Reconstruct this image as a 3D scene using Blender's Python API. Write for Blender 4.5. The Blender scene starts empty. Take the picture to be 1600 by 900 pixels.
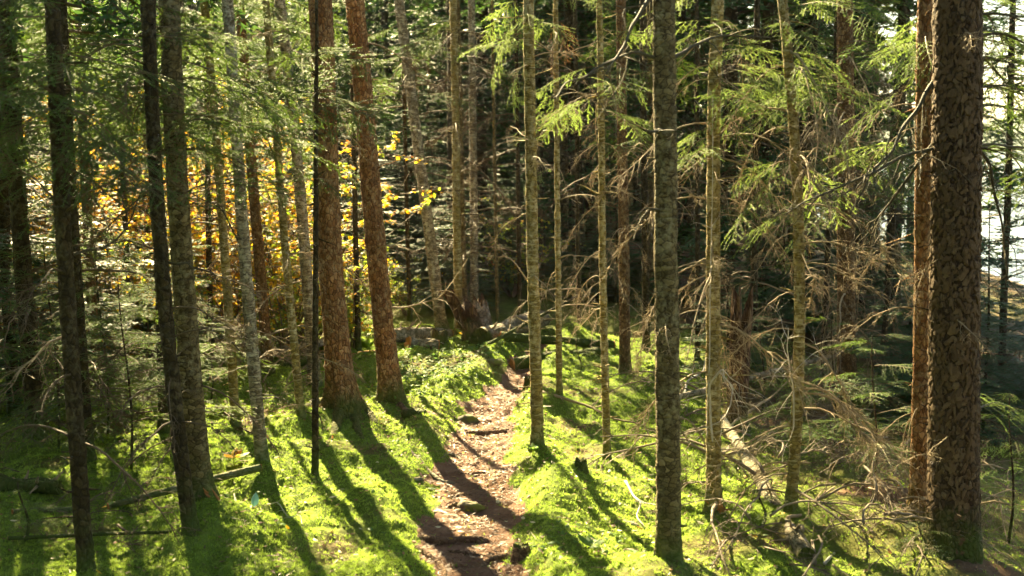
import bpy, math, random
import numpy as np
from mathutils import Vector, Matrix

R = math.radians
SC = bpy.context.scene
COL = SC.collection
RNG = np.random.default_rng(11)
random.seed(5)

# ------------------------------------------------------------------ camera
F_PX = 1911.0
CAM_Z = 2.0
cam_data = bpy.data.cameras.new('camera')
cam_data.sensor_width = 36.0
cam_data.lens = 36.0 * F_PX / 1600.0
cam_data.clip_start = 0.05
cam_data.clip_end = 4000.0
cam = bpy.data.objects.new('camera', cam_data)
COL.objects.link(cam)
CAM_M = Matrix.Translation((0, 0, CAM_Z)) @ Matrix.Rotation(R(90 - 6.9), 4, 'X') @ Matrix.Rotation(R(-0.8), 4, 'Z')
cam.matrix_world = CAM_M
SC.camera = cam
cam_data.dof.use_dof = True
cam_data.dof.focus_distance = 7.6
cam_data.dof.aperture_fstop = 2.8

# ------------------------------------------------------------------ sky, sun, exposure
SUN_EL, SUN_AZ = 33.0, 21.0           # the sun stands ahead of the camera, 21 degrees to the west of the view axis
SUN_DIR = Vector((-math.sin(R(SUN_AZ)) * math.cos(R(SUN_EL)), math.cos(R(SUN_AZ)) * math.cos(R(SUN_EL)), math.sin(R(SUN_EL))))
world = bpy.data.worlds.new('World')
SC.world = world
world.use_nodes = True
wn = world.node_tree.nodes
sky = wn.new('ShaderNodeTexSky')
sky.sky_type = 'NISHITA'
sky.sun_disc = False
sky.sun_elevation = R(SUN_EL)
sky.sun_rotation = R(-SUN_AZ)
sky.air_density = 1.0
sky.dust_density = 1.2
sky.ozone_density = 1.0
wn['Background'].inputs['Strength'].default_value = 0.05
world.node_tree.links.new(sky.outputs['Color'], wn['Background'].inputs['Color'])
sun_data = bpy.data.lights.new('sun', 'SUN')
sun_data.energy = 5.0
sun_data.angle = R(0.5)
sun_data.color = (1.0, 0.85, 0.56)
sun = bpy.data.objects.new('sun', sun_data)
sun.rotation_euler = SUN_DIR.to_track_quat('Z', 'Y').to_euler()
sun.location = (-6, 16, 14)
COL.objects.link(sun)
SC.view_settings.view_transform = 'Standard'
SC.view_settings.look = 'None'
SC.view_settings.gamma = 1.0
SC.view_settings.use_curve_mapping = False
SC.view_settings.exposure = 3.3
SC.view_settings.use_white_balance = True       # warm daylight film balance
SC.view_settings.white_balance_temperature = 7700
SC.view_settings.white_balance_tint = 4
SC.render.engine = 'CYCLES'
cy = SC.cycles
cy.max_bounces = 5
cy.diffuse_bounces = 3
cy.use_adaptive_sampling = True
cy.adaptive_threshold = 0.04
cy.adaptive_min_samples = 24
cy.glossy_bounces = 2
cy.transmission_bounces = 4
cy.transparent_max_bounces = 4
cy.use_denoising = True
cy.sample_clamp_indirect = 6.0
cy.caustics_reflective = False
cy.caustics_refractive = False


# ------------------------------------------------------------------ noise
def _hash(ix, iy, iz, seed):
    h = (ix.astype(np.int64) * 374761393 + iy.astype(np.int64) * 668265263 + iz.astype(np.int64) * 2147483647 + seed * 974634777) & 0xFFFFFFFF
    h = ((h ^ (h >> 13)) * 1274126177) & 0xFFFFFFFF
    h = h ^ (h >> 16)
    return (h & 0xFFFFFF) / float(0xFFFFFF) * 2 - 1


def vnoise(x, y, z=None, seed=0):
    x = np.asarray(x, float); y = np.asarray(y, float)
    z = np.zeros_like(x) if z is None else np.asarray(z, float)
    x, y, z = np.broadcast_arrays(x, y, z)
    ix, iy, iz = np.floor(x), np.floor(y), np.floor(z)
    fx, fy, fz = x - ix, y - iy, z - iz
    ux, uy, uz = (f * f * (3 - 2 * f) for f in (fx, fy, fz))
    r = 0
    for dx in (0, 1):
        for dy in (0, 1):
            for dz in (0, 1):
                w = (ux if dx else 1 - ux) * (uy if dy else 1 - uy) * (uz if dz else 1 - uz)
                r = r + w * _hash(ix + dx, iy + dy, iz + dz, seed)
    return r


def sstep(a, b, v):
    t = np.clip((np.asarray(v, float) - a) / (b - a), 0, 1)
    return t * t * (3 - 2 * t)


# ------------------------------------------------------------------ terrain heights
LAKE_Z = -5.2


def ground_base(x, y):
    x = np.asarray(x, float); y = np.asarray(y, float)
    z = 0.022 * np.clip(y - 10, 0, 40)
    d = x - (2.5 + 0.035 * (y - 8))
    soft = np.log1p(np.exp(np.clip(d * 1.6, -30, 30))) / 1.6
    soft = np.where(d > 15, d, soft)
    z = z - 0.30 * np.minimum(soft, 24)
    hill = sstep(42, 120, y) * 15 * (1 - sstep(-3, 9, d))
    return z + hill + 0.10 * sstep(-0.6, -2.6, x) * sstep(3, 6, y)


def ray(px, py):
    v = CAM_M.to_3x3() @ Vector(((px - 800) / F_PX, (450 - py) / F_PX, -1.0))
    return np.array(v)


def hit(px, py):
    d = ray(px, py)
    t = np.linspace(2.0, 80, 40000)
    x, y, z = d[0] * t, d[1] * t, CAM_Z + d[2] * t
    k = np.argmax(z < ground_base(x, y))
    return np.array((x[k], y[k], z[k]))


def at_depth(px, py, Y):
    d = ray(px, py)
    t = Y / d[1]
    return np.array((d[0] * t, Y, CAM_Z + d[2] * t))


# path edges, traced as points on the ground
_edges = [(960, 700, 820), (900, 690, 815), (850, 668, 806), (800, 652, 815), (760, 660, 806), (720, 680, 800), (690, 700, 800),
          (660, 716, 796), (640, 714, 800), (620, 732, 802), (605, 745, 812), (590, 775, 826), (576, 790, 832), (566, 800, 838)]
_pl = np.array([hit(a, y)[:2] for y, a, b in _edges])
_pr = np.array([hit(b, y)[:2] for y, a, b in _edges])


def path_sd(x, y):
    """metres inside the trodden strip (negative outside)"""
    yl = np.concatenate(([-3.0], _pl[:, 1], [12.6])); xl = np.concatenate(([-0.35], _pl[:, 0], [0.25]))
    yr = np.concatenate(([-3.0], _pr[:, 1], [12.6])); xr = np.concatenate(([0.3], _pr[:, 0], [0.45]))
    l = np.interp(y, yl, xl); r = np.interp(y, yr, xr)
    sd = np.minimum(x - l, r - x)
    return np.where(y > 12.2, -1.0, sd)


def path_mask(x, y):
    sd = path_sd(x, y) - 0.02 + 0.09 * vnoise(x * 4.5, y * 4.5, seed=3) + 0.04 * vnoise(x * 22, y * 22, seed=4)
    return sstep(-0.035, 0.035, sd)


# mossy humps round the tree feet
_feet = [(1487, 895, 80), (1048, 912, 37), (839, 735, 20), (875, 636, 14), (948, 724, 14), (1118, 812, 24), (1235, 824, 20), (1437, 834, 30), (534, 662, 60), (608, 638, 44), (410, 741, 20), (471, 673, 15),
         (420, 594, 18), (368, 668, 16), (318, 828, 34), (299, 872, 24), (257, 684, 20), (136, 912, 26), (140, 726, 18), (58, 692, 30)]
_feet = [(hit(a, b)[0], hit(a, b)[1], c) for a, b, c in _feet]


def ground(x, y):
    x = np.asarray(x, float); y = np.asarray(y, float)
    near = 1 - sstep(14, 26, y)
    sd = path_sd(x, y)
    tr = sstep(-0.22, 0.10, sd)
    hum = 0.055 * vnoise(x * 1.5, y * 1.5, seed=21) + 0.040 * vnoise(x * 3.3, y * 3.3, seed=22) + 0.018 * vnoise(x * 8, y * 8, seed=23)
    z = ground_base(x, y) + hum * (1 - 0.75 * tr) * (0.35 + 0.65 * near) - 0.075 * tr
    z = z + 0.06 * np.exp(-((sd + 0.20) / 0.16) ** 2) * near                      # raised banks beside the path
    z = z + 0.13 * np.exp(-(((x - 0.47) / 0.30) ** 2 + ((y - 6.75) / 0.34) ** 2))   # moss mound
    z = z + 0.07 * np.exp(-(((x - 0.14) / 0.22) ** 2 + ((y - 7.30) / 0.25) ** 2))
    z = z + 0.10 * np.exp(-(((x + 1.62) / 0.45) ** 2 + ((y - 5.9) / 0.35) ** 2))
    for fx, fy, w in _feet:
        z = z + (0.025 + 0.0009 * w) * np.exp(-(((x - fx) ** 2 + (y - fy) ** 2) / (0.10 + 0.004 * w) ** 2))
    return z


def ground_fine(x, y, near):
    m = path_mask(x, y)
    z = ground(x, y)
    moss = 0.014 * vnoise(x * 17, y * 17, seed=31) + 0.011 * np.abs(vnoise(x * 34, y * 34, seed=32)) + 0.006 * vnoise(x * 70, y * 70, seed=33)
    soil = 0.012 * vnoise(x * 9, y * 9, seed=36) + 0.008 * vnoise(x * 20, y * 20, seed=34) + 0.006 * vnoise(x * 55, y * 55, seed=35)
    return z + near * ((1 - m) * moss + m * soil), m


def gz(x, y):
    return float(ground(np.array([x]), np.array([y]))[0])


# ------------------------------------------------------------------ mesh helpers
class MB:
    def __init__(self):
        self.V, self.Fc, self.Mi, self.A, self.n = [], [], [], [], 0

    def add(self, v, f, mi=0, a=0.5):
        v = np.asarray(v, float).reshape(-1, 3); f = np.asarray(f, int).reshape(-1, 3)
        self.V.append(v); self.Fc.append(f + self.n); self.n += len(v)
        self.Mi.append(np.full(len(f), mi)); self.A.append(np.broadcast_to(np.asarray(a, float), (len(v),)))
        return self

    def tube(self, pts, rad, seg=5, mi=0, a=0.5, cap=True):
        pts = np.asarray(pts, float); rad = np.broadcast_to(np.asarray(rad, float), (len(pts),))
        v, f = tube_arrays(pts, rad, seg, cap)
        return self.add(v, f, mi, a)

    def mesh(self, name, mats, smooth=True):
        me = bpy.data.meshes.new(name)
        V = np.concatenate(self.V); Fc = np.concatenate(self.Fc); Mi = np.concatenate(self.Mi); A = np.concatenate(self.A)
        fill_mesh(me, V, Fc, Mi, A, smooth)
        for m in (mats if isinstance(mats, (list, tuple)) else [mats]):
            me.materials.append(m)
        return me


def fill_mesh(me, V, Fc, Mi=None, A=None, smooth=True, attr='tint'):
    me.vertices.add(len(V)); me.vertices.foreach_set('co', np.ascontiguousarray(V, np.float32).ravel())
    k = Fc.shape[1]
    me.loops.add(len(Fc) * k); me.loops.foreach_set('vertex_index', np.ascontiguousarray(Fc, np.int32).ravel())
    me.polygons.add(len(Fc)); me.polygons.foreach_set('loop_start', np.arange(0, len(Fc) * k, k, dtype=np.int32))
    if Mi is not None:
        me.polygons.foreach_set('material_index', np.ascontiguousarray(Mi, np.int32))
    me.polygons.foreach_set('use_smooth', np.full(len(Fc), smooth, dtype=bool))
    if A is not None:
        at = me.attributes.new(attr, 'FLOAT', 'POINT'); at.data.foreach_set('value', np.ascontiguousarray(A, np.float32))
    me.update(calc_edges=True)


def frames(pts):
    t = np.gradient(pts, axis=0)
    t /= np.linalg.norm(t, axis=1)[:, None] + 1e-9
    ref = np.array((0, 0, 1.0)) if abs(t[0][2]) < 0.8 else np.array((1.0, 0, 0))
    u = np.cross(t, ref); u /= np.linalg.norm(u, axis=1)[:, None] + 1e-9
    w = np.cross(t, u)
    return t, u, w


def ring_faces(n, seg):
    i, j = np.meshgrid(np.arange(n - 1), np.arange(seg), indexing='ij')
    a = i * seg + j; b = i * seg + (j + 1) % seg; c = b + seg; d = a + seg
    return np.concatenate((np.stack((a, b, c), -1).reshape(-1, 3), np.stack((a, c, d), -1).reshape(-1, 3)))


def tube_arrays(pts, rad, seg, cap=True):
    t, u, w = frames(pts)
    th = np.linspace(0, 2 * np.pi, seg, endpoint=False)
    v = pts[:, None] + rad[:, None, None] * (np.cos(th)[None, :, None] * u[:, None] + np.sin(th)[None, :, None] * w[:, None])
    v = v.reshape(-1, 3); f = ring_faces(len(pts), seg)
    if cap:
        n = len(v); v = np.concatenate((v, pts[:1], pts[-1:]))
        j = np.arange(seg); k = (j + 1) % seg; e = (len(pts) - 1) * seg
        f = np.concatenate((f, np.stack((k, j, np.full(seg, n)), -1), np.stack((e + j, e + k, np.full(seg, n + 1)), -1)))
    return v, f


def obj(name, me, parent=None, loc=None):
    o = bpy.data.objects.new(name, me)
    COL.objects.link(o)
    if parent is not None:
        o.parent = parent
    if loc is not None:
        o.location = loc
    return o


def tag(o, label=None, cat=None, group=None, kind=None):
    if label: o['label'] = label
    if cat: o['category'] = cat
    if group: o['group'] = group
    if kind: o['kind'] = kind
    return o


def place(o, origin, xdir, scale, up=(0, 0, 1), roll=0.0):
    """local X along xdir, local Z near up"""
    x = Vector(xdir).normalized(); u = Vector(up)
    y = u.cross(x)
    if y.length < 1e-4:
        y = Vector((0, 1, 0))
    y.normalize(); z = x.cross(y)
    m = Matrix((x, y, z)).transposed().to_4x4()
    o.matrix_local = Matrix.Translation(Vector(origin)) @ m @ Matrix.Rotation(roll, 4, 'X') @ Matrix.Scale(scale, 4)


# ------------------------------------------------------------------ materials
class NB:
    def __init__(self, name):
        self.m = bpy.data.materials.new(name); self.m.use_nodes = True
        self.t = self.m.node_tree; self.t.nodes.clear()
        self.out = self.t.nodes.new('ShaderNodeOutputMaterial')

    def n(self, typ, **kw):
        o = self.t.nodes.new('ShaderNode' + typ)
        for k, v in kw.items():
            if k in o.inputs: o.inputs[k].default_value = v
            else: setattr(o, k, v)
        return o

    def l(self, a, b):
        self.t.links.new(a, b); return self

    def coords(self, scale=(1, 1, 1), typ='Object'):
        c = self.n('TexCoord'); mp = self.n('Mapping'); mp.inputs['Scale'].default_value = scale
        self.l(c.outputs[typ], mp.inputs['Vector']); return mp.outputs['Vector']

    def noise(self, vec, scale, detail=4, rough=0.55):
        o = self.n('TexNoise'); o.inputs['Scale'].default_value = scale; o.inputs['Detail'].default_value = detail
        o.inputs['Roughness'].default_value = rough; self.l(vec, o.inputs['Vector']); return o.outputs['Fac']

    def ramp(self, fac, stops):
        o = self.n('ValToRGB'); el = o.color_ramp.elements
        while len(el) < len(stops): el.new(0.5)
        for e, (p, c) in zip(el, stops):
            e.position = p; e.color = tuple(c) + (1,) if len(c) == 3 else c
        self.l(fac, o.inputs['Fac']); return o.outputs['Color']

    def mix(self, fac, a, b, mode='MIX'):
        o = self.n('Mix', data_type='RGBA', blend_type=mode)
        for sock, v in ((o.inputs[0], fac), (o.inputs[6], a), (o.inputs[7], b)):
            if hasattr(v, 'links'): self.l(v, sock)
            elif isinstance(v, (int, float)): sock.default_value = v
            else: sock.default_value = tuple(v) + (1,)
        return o.outputs[2]

    def math(self, op, a, b=None):
        o = self.n('Math', operation=op)
        for k, v in enumerate((a, b)):
            if v is None: continue
            if hasattr(v, 'links'): self.l(v, o.inputs[k])
            else: o.inputs[k].default_value = v
        return o.outputs[0]

    def tint(self):
        return self.n('Attribute', attribute_name='tint').outputs['Fac']

    def bump(self, h, strength=0.5, dist=0.01, prev=None):
        o = self.n('Bump'); o.inputs['Strength'].default_value = strength; o.inputs['Distance'].default_value = dist
        self.l(h, o.inputs['Height'])
        if prev is not None: self.l(prev, o.inputs['Normal'])
        return o.outputs['Normal']

    def surf(self, col, rough=0.8, spec=0.2, normal=None, trans=None, tfac=0.35):
        p = self.n('BsdfPrincipled'); p.inputs['Roughness'].default_value = rough; p.inputs['Specular IOR Level'].default_value = spec
        if hasattr(col, 'links'): self.l(col, p.inputs['Base Color'])
        else: p.inputs['Base Color'].default_value = tuple(col) + (1,)
        if normal is not None: self.l(normal, p.inputs['Normal'])
        s = p.outputs['BSDF']
        if trans is not None:
            t = self.n('BsdfTranslucent')
            if hasattr(trans, 'links'): self.l(trans, t.inputs['Color'])
            else: t.inputs['Color'].default_value = tuple(trans) + (1,)
            mx = self.n('MixShader'); mx.inputs[0].default_value = tfac
            self.l(s, mx.inputs[1]); self.l(t.outputs[0], mx.inputs[2]); s = mx.outputs[0]
        self.l(s, self.out.inputs['Surface'])
        return self.m


def leaf_material(name, dark, light, tr_dark, tr_light, tfac=0.4, rough=0.55, spec=0.25):
    b = NB(name); t = b.tint()
    inf = b.n('ObjectInfo').outputs['Random']
    k = b.math('MULTIPLY_ADD', t, 0.75); k.node.inputs[2].default_value = 0.0
    k = b.math('ADD', k, b.math('MULTIPLY', inf, 0.25))
    return b.surf(b.mix(k, dark, light), rough, spec, None, b.mix(k, tr_dark, tr_light), tfac)


def bark_material(name, ramp, crack, scale=42, stretch=0.5, lichen=None, lichen_amt=0.5, bump=0.9, moss=0.8, band=None):
    b = NB(name)
    v = b.coords((1, 1, stretch))
    wob = b.n('TexNoise'); wob.inputs['Scale'].default_value = 18; b.l(v, wob.inputs['Vector'])
    vv = b.n('VectorMath', operation='MULTIPLY_ADD'); b.l(wob.outputs['Color'], vv.inputs[0]); vv.inputs[1].default_value = (0.03,) * 3; b.l(v, vv.inputs[2])
    ve = b.n('TexVoronoi', feature='DISTANCE_TO_EDGE'); ve.inputs['Scale'].default_value = scale; b.l(vv.outputs[0], ve.inputs['Vector'])
    vc = b.n('TexVoronoi', feature='F1'); vc.inputs['Scale'].default_value = scale; b.l(vv.outputs[0], vc.inputs['Vector'])
    fine = b.noise(v, 130, 5, 0.65)
    big = b.noise(b.coords((1, 1, 0.6)), 5.0, 3)
    cellr = b.n('SeparateColor'); b.l(vc.outputs['Color'], cellr.inputs[0])
    k = b.math('ADD', b.math('MULTIPLY', cellr.outputs[0], 0.45), b.math('MULTIPLY', fine, 0.55))
    col = b.ramp(k, ramp)
    col = b.mix(b.ramp(ve.outputs['Distance'], [(0.0, (1, 1, 1)), (0.10, (0, 0, 0))]), col, crack)
    col = b.mix(b.math('MULTIPLY', b.ramp(big, [(0.35, (0, 0, 0)), (0.65, (1, 1, 1))]), 0.45), col, crack, 'MIX')
    if band:
        bn = b.noise(b.coords((1.0, 1.0, 5.5)), 11, 4, 0.7)
        col = b.mix(b.ramp(bn, [(0.56, (0, 0, 0)), (0.63, (1, 1, 1))]), col, band)
    if lichen:
        ln = b.noise(b.coords((1, 1, 0.8)), 34, 5, 0.7)
        lm = b.ramp(b.noise(b.coords((1, 1, 0.45)), 7, 3), [(0.40, (0.1, 0.1, 0.1)), (0.60, (1, 1, 1))])
        col = b.mix(b.math('MULTIPLY', b.math('MULTIPLY', b.ramp(ln, [(0.47, (0, 0, 0)), (0.60, (1, 1, 1))]), lichen_amt * 1.2), lm), col, lichen)
    # moss creeping over the root flare
    sep = b.n('SeparateXYZ'); b.l(b.coords(), sep.inputs[0])
    mz = b.math('ADD', b.math('MULTIPLY', sep.outputs['Z'], -2.4), b.math('MULTIPLY', b.noise(b.coords(), 9, 4), 1.2))
    col = b.mix(b.math('MULTIPLY', b.ramp(mz, [(0.0, (0, 0, 0)), (0.55, (1, 1, 1))]), moss), col, (0.055, 0.085, 0.014))
    h = b.math('ADD', b.math('MULTIPLY', b.ramp(ve.outputs['Distance'], [(0.0, (0, 0, 0)), (0.22, (1, 1, 1))]), 0.9), b.math('MULTIPLY', fine, 0.7))
    return b.surf(col, 0.85, 0.15, b.bump(h, bump, 0.012))


M = {}
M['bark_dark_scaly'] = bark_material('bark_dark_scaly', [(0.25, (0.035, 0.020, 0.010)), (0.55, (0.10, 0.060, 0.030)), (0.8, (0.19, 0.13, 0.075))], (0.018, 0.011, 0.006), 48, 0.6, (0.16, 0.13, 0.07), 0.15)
M['bark_red'] = bark_material('bark_red', [(0.22, (0.14, 0.062, 0.024)), (0.52, (0.31, 0.150, 0.060)), (0.8, (0.46, 0.28, 0.14))], (0.060, 0.028, 0.012), 44, 0.6, (0.42, 0.33, 0.19), 0.35)
M['bark_brown'] = bark_material('bark_brown', [(0.25, (0.10, 0.052, 0.020)), (0.55, (0.21, 0.118, 0.048)), (0.8, (0.33, 0.21, 0.10))], (0.055, 0.028, 0.012), 52, 0.6, (0.34, 0.28, 0.17), 0.35)
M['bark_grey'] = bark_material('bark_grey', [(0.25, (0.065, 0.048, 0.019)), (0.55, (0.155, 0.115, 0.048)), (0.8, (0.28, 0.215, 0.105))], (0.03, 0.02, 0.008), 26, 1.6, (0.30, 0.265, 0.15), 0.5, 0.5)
M['bark_olive'] = bark_material('bark_olive', [(0.25, (0.12, 0.085, 0.025)), (0.55, (0.26, 0.19, 0.06)), (0.8, (0.38, 0.29, 0.11))], (0.08, 0.055, 0.016), 24, 2.0, (0.48, 0.42, 0.25), 0.55, 0.4, band=(0.34, 0.29, 0.17))
M['bark_pale'] = bark_material('bark_pale', [(0.25, (0.10, 0.075, 0.043)), (0.55, (0.23, 0.18, 0.11)), (0.8, (0.42, 0.35, 0.24))], (0.05, 0.04, 0.03), 22, 2.2, (0.52, 0.48, 0.36), 0.55, 0.4, band=(0.40, 0.35, 0.25))
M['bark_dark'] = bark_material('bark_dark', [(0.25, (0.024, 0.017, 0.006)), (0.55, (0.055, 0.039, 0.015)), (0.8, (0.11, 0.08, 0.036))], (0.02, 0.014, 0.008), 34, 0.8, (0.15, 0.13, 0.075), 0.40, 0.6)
M['bark_rotten'] = bark_material('bark_rotten', [(0.25, (0.06, 0.032, 0.016)), (0.55, (0.14, 0.08, 0.042)), (0.8, (0.26, 0.165, 0.095))], (0.035, 0.016, 0.008), 30, 0.25, None, 0, 0.9)
M['bark_log'] = bark_material('bark_log', [(0.25, (0.13, 0.09, 0.065)), (0.55, (0.30, 0.22, 0.165)), (0.8, (0.48, 0.38, 0.30))], (0.04, 0.028, 0.02), 22, 1.0, (0.45, 0.42, 0.36), 0.5, 0.6, moss=0.35)


def plate_mat():
    b = NB('bark_plate')
    v = b.coords((1, 1, 1)); inf = b.n('ObjectInfo').outputs['Random']
    k = b.math('ADD', b.math('MULTIPLY', inf, 0.5), b.math('MULTIPLY', b.noise(v, 70, 5, 0.7), 0.5))
    col = b.ramp(k, [(0.2, (0.060, 0.036, 0.016)), (0.5, (0.098, 0.060, 0.028)), (0.85, (0.150, 0.098, 0.050))])
    return b.surf(col, 0.8, 0.2, b.bump(b.noise(v, 160, 4), 0.6, 0.004))


M['bark_plate'] = plate_mat()


def twig_mat(name, c0, c1):
    b = NB(name); k = b.noise(b.coords(), 30, 4)
    inf = b.n('ObjectInfo').outputs['Random']
    k2 = b.math('ADD', b.math('MULTIPLY', k, 0.6), b.math('MULTIPLY', inf, 0.4))
    return b.surf(b.mix(k2, c0, c1), 0.75, 0.25)


M['twig'] = twig_mat('dead_twig', (0.12, 0.085, 0.048), (0.36, 0.27, 0.16))
M['twig_dark'] = twig_mat('dark_twig', (0.05, 0.035, 0.02), (0.16, 0.11, 0.06))
M['twig_brush'] = twig_mat('brush_twig', (0.075, 0.056, 0.036), (0.23, 0.18, 0.12))
M['twig_shade'] = twig_mat('shaded_twig', (0.03, 0.026, 0.014), (0.09, 0.075, 0.04))  # background twigs: shade of the deep wood put into the colour
M['stick_grey'] = twig_mat('bleached_stick', (0.25, 0.22, 0.18), (0.55, 0.50, 0.42))
M['wood_raw'] = twig_mat('raw_wood', (0.26, 0.10, 0.03), (0.42, 0.20, 0.07))
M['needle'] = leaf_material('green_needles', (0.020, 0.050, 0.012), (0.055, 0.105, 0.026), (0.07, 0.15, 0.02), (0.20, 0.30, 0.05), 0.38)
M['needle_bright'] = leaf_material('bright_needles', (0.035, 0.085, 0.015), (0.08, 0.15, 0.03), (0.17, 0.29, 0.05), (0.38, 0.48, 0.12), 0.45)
M['needle_far'] = leaf_material('dark_needles', (0.014, 0.042, 0.014), (0.040, 0.090, 0.028), (0.045, 0.12, 0.025), (0.11, 0.20, 0.045), 0.28)
M['needle_dead'] = leaf_material('brown_needles', (0.16, 0.07, 0.03), (0.34, 0.17, 0.08), (0.2, 0.1, 0.04), (0.4, 0.2, 0.1), 0.3)
M['moss'] = leaf_material('moss_tufts', (0.055, 0.095, 0.010), (0.20, 0.28, 0.050), (0.17, 0.31, 0.035), (0.48, 0.65, 0.12), 0.52, 0.7, 0.1)
M['leaf_yellow'] = leaf_material('yellow_leaves', (0.38, 0.17, 0.015), (0.50, 0.36, 0.035), (0.64, 0.30, 0.02), (0.84, 0.64, 0.05), 0.52)
M['leaf_orange'] = leaf_material('orange_leaves', (0.35, 0.11, 0.02), (0.48, 0.24, 0.04), (0.62, 0.20, 0.03), (0.80, 0.42, 0.06), 0.5)
M['leaf_green'] = leaf_material('green_leaves', (0.07, 0.14, 0.02), (0.22, 0.28, 0.04), (0.20, 0.36, 0.03), (0.52, 0.60, 0.07), 0.5)
M['leaf_cover'] = leaf_material('ground_plant_leaves', (0.05, 0.12, 0.03), (0.12, 0.20, 0.05), (0.12, 0.26, 0.05), (0.26, 0.36, 0.08), 0.35, 0.6, 0.15)
M['leaf_pale'] = leaf_material('pale_leaves', (0.45, 0.40, 0.24), (0.62, 0.58, 0.42), (0.5, 0.45, 0.2), (0.7, 0.62, 0.35), 0.4)
M['leaf_blue'] = leaf_material('blue_green_leaf', (0.22, 0.40, 0.34), (0.30, 0.48, 0.42), (0.26, 0.48, 0.42), (0.34, 0.54, 0.46), 0.4)
M['needle_brown'] = leaf_material('fallen_needles', (0.06, 0.03, 0.016), (0.20, 0.115, 0.065), (0.1, 0.05, 0.02), (0.2, 0.11, 0.05), 0.15)
M['leaf_litter'] = leaf_material('leaf_litter', (0.10, 0.045, 0.02), (0.36, 0.21, 0.11), (0.2, 0.09, 0.03), (0.4, 0.22, 0.08), 0.25)


def ground_mat():
    b = NB('mossy_forest_floor')
    v = b.coords()
    m1 = b.noise(v, 1.7, 4); m2 = b.noise(v, 14, 5, 0.65); m3 = b.noise(v, 90, 4, 0.7)
    k = b.math('ADD', b.math('MULTIPLY', m2, 0.5), b.math('MULTIPLY', m3, 0.5))
    moss = b.ramp(k, [(0.30, (0.040, 0.060, 0.008)), (0.5, (0.10, 0.145, 0.020)), (0.72, (0.19, 0.25, 0.040))])
    lit = b.ramp(k, [(0.3, (0.05, 0.027, 0.014)), (0.7, (0.17, 0.10, 0.055))])
    patch = b.ramp(b.math('ADD', b.math('MULTIPLY', m1, 0.6), b.math('MULTIPLY', m2, 0.4)), [(0.56, (0, 0, 0)), (0.64, (1, 1, 1))])
    t = b.tint()
    return b.surf(b.mix(b.math('MAXIMUM', b.math('MULTIPLY', patch, 0.55), t), moss, lit), 0.9, 0.1, b.bump(k, 0.7, 0.02))


def path_mat():
    b = NB('trodden_path_soil')
    v = b.coords()
    a = b.noise(v, 9, 4); c = b.noise(v, 70, 5, 0.75); d = b.noise(v, 260, 3, 0.8)
    k = b.math('ADD', b.math('MULTIPLY', a, 0.55), b.math('ADD', b.math('MULTIPLY', c, 0.28), b.math('MULTIPLY', d, 0.17)))
    col = b.ramp(k, [(0.30, (0.080, 0.040, 0.025)), (0.48, (0.175, 0.097, 0.063)), (0.68, (0.28, 0.172, 0.118))])
    h = b.math('ADD', b.math('MULTIPLY', c, 0.6), b.math('MULTIPLY', d, 0.4))
    return b.surf(col, 0.95, 0.1, b.bump(h, 0.9, 0.014))


M['ground'] = ground_mat()
M['path'] = path_mat()


def stone_mat():
    b = NB('mossy_stone'); v = b.coords(); n1 = b.noise(v, 14, 5, 0.6); n2 = b.noise(v, 60, 4, 0.7)
    col = b.ramp(n2, [(0.3, (0.07, 0.055, 0.038)), (0.7, (0.20, 0.165, 0.115))])
    col = b.mix(b.ramp(n1, [(0.45, (0, 0, 0)), (0.6, (1, 1, 1))]), col, (0.14, 0.16, 0.03))
    return b.surf(col, 0.85, 0.2, b.bump(n2, 0.6, 0.01))


M['stone'] = stone_mat()
M['root'] = bark_material('root_bark', [(0.25, (0.10, 0.055, 0.03)), (0.55, (0.22, 0.135, 0.08)), (0.8, (0.36, 0.25, 0.16))], (0.06, 0.03, 0.018), 40, 1.0, None, 0, 0.6, moss=0.0)


def water_mat():
    b = NB('lake_water'); n = b.noise(b.coords((1, 1, 1)), 1.6, 4, 0.6)
    return b.surf((0.02, 0.05, 0.06), 0.08, 0.6, b.bump(n, 0.35, 0.15))


M['water'] = water_mat()


def hill_mat():
    b = NB('wooded_hillside'); n = b.noise(b.coords(), 0.09, 6, 0.7)
    return b.surf(b.ramp(n, [(0.35, (0.03, 0.05, 0.025)), (0.65, (0.09, 0.12, 0.05))]), 0.9, 0.1, b.bump(n, 1.0, 4.0))


M['hill'] = hill_mat()

# ------------------------------------------------------------------ the ground, the path and the lake
def axis(fine0, fine1, step, lo, hi, grow=1.13):
    a = list(np.arange(fine0, fine1, step)); s = step
    while a[-1] < hi:
        s *= grow; a.append(a[-1] + min(s, 60))
    s = step
    while a[0] > lo:
        s *= grow; a.insert(0, a[0] - min(s, 60))
    return np.array(a)


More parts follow.
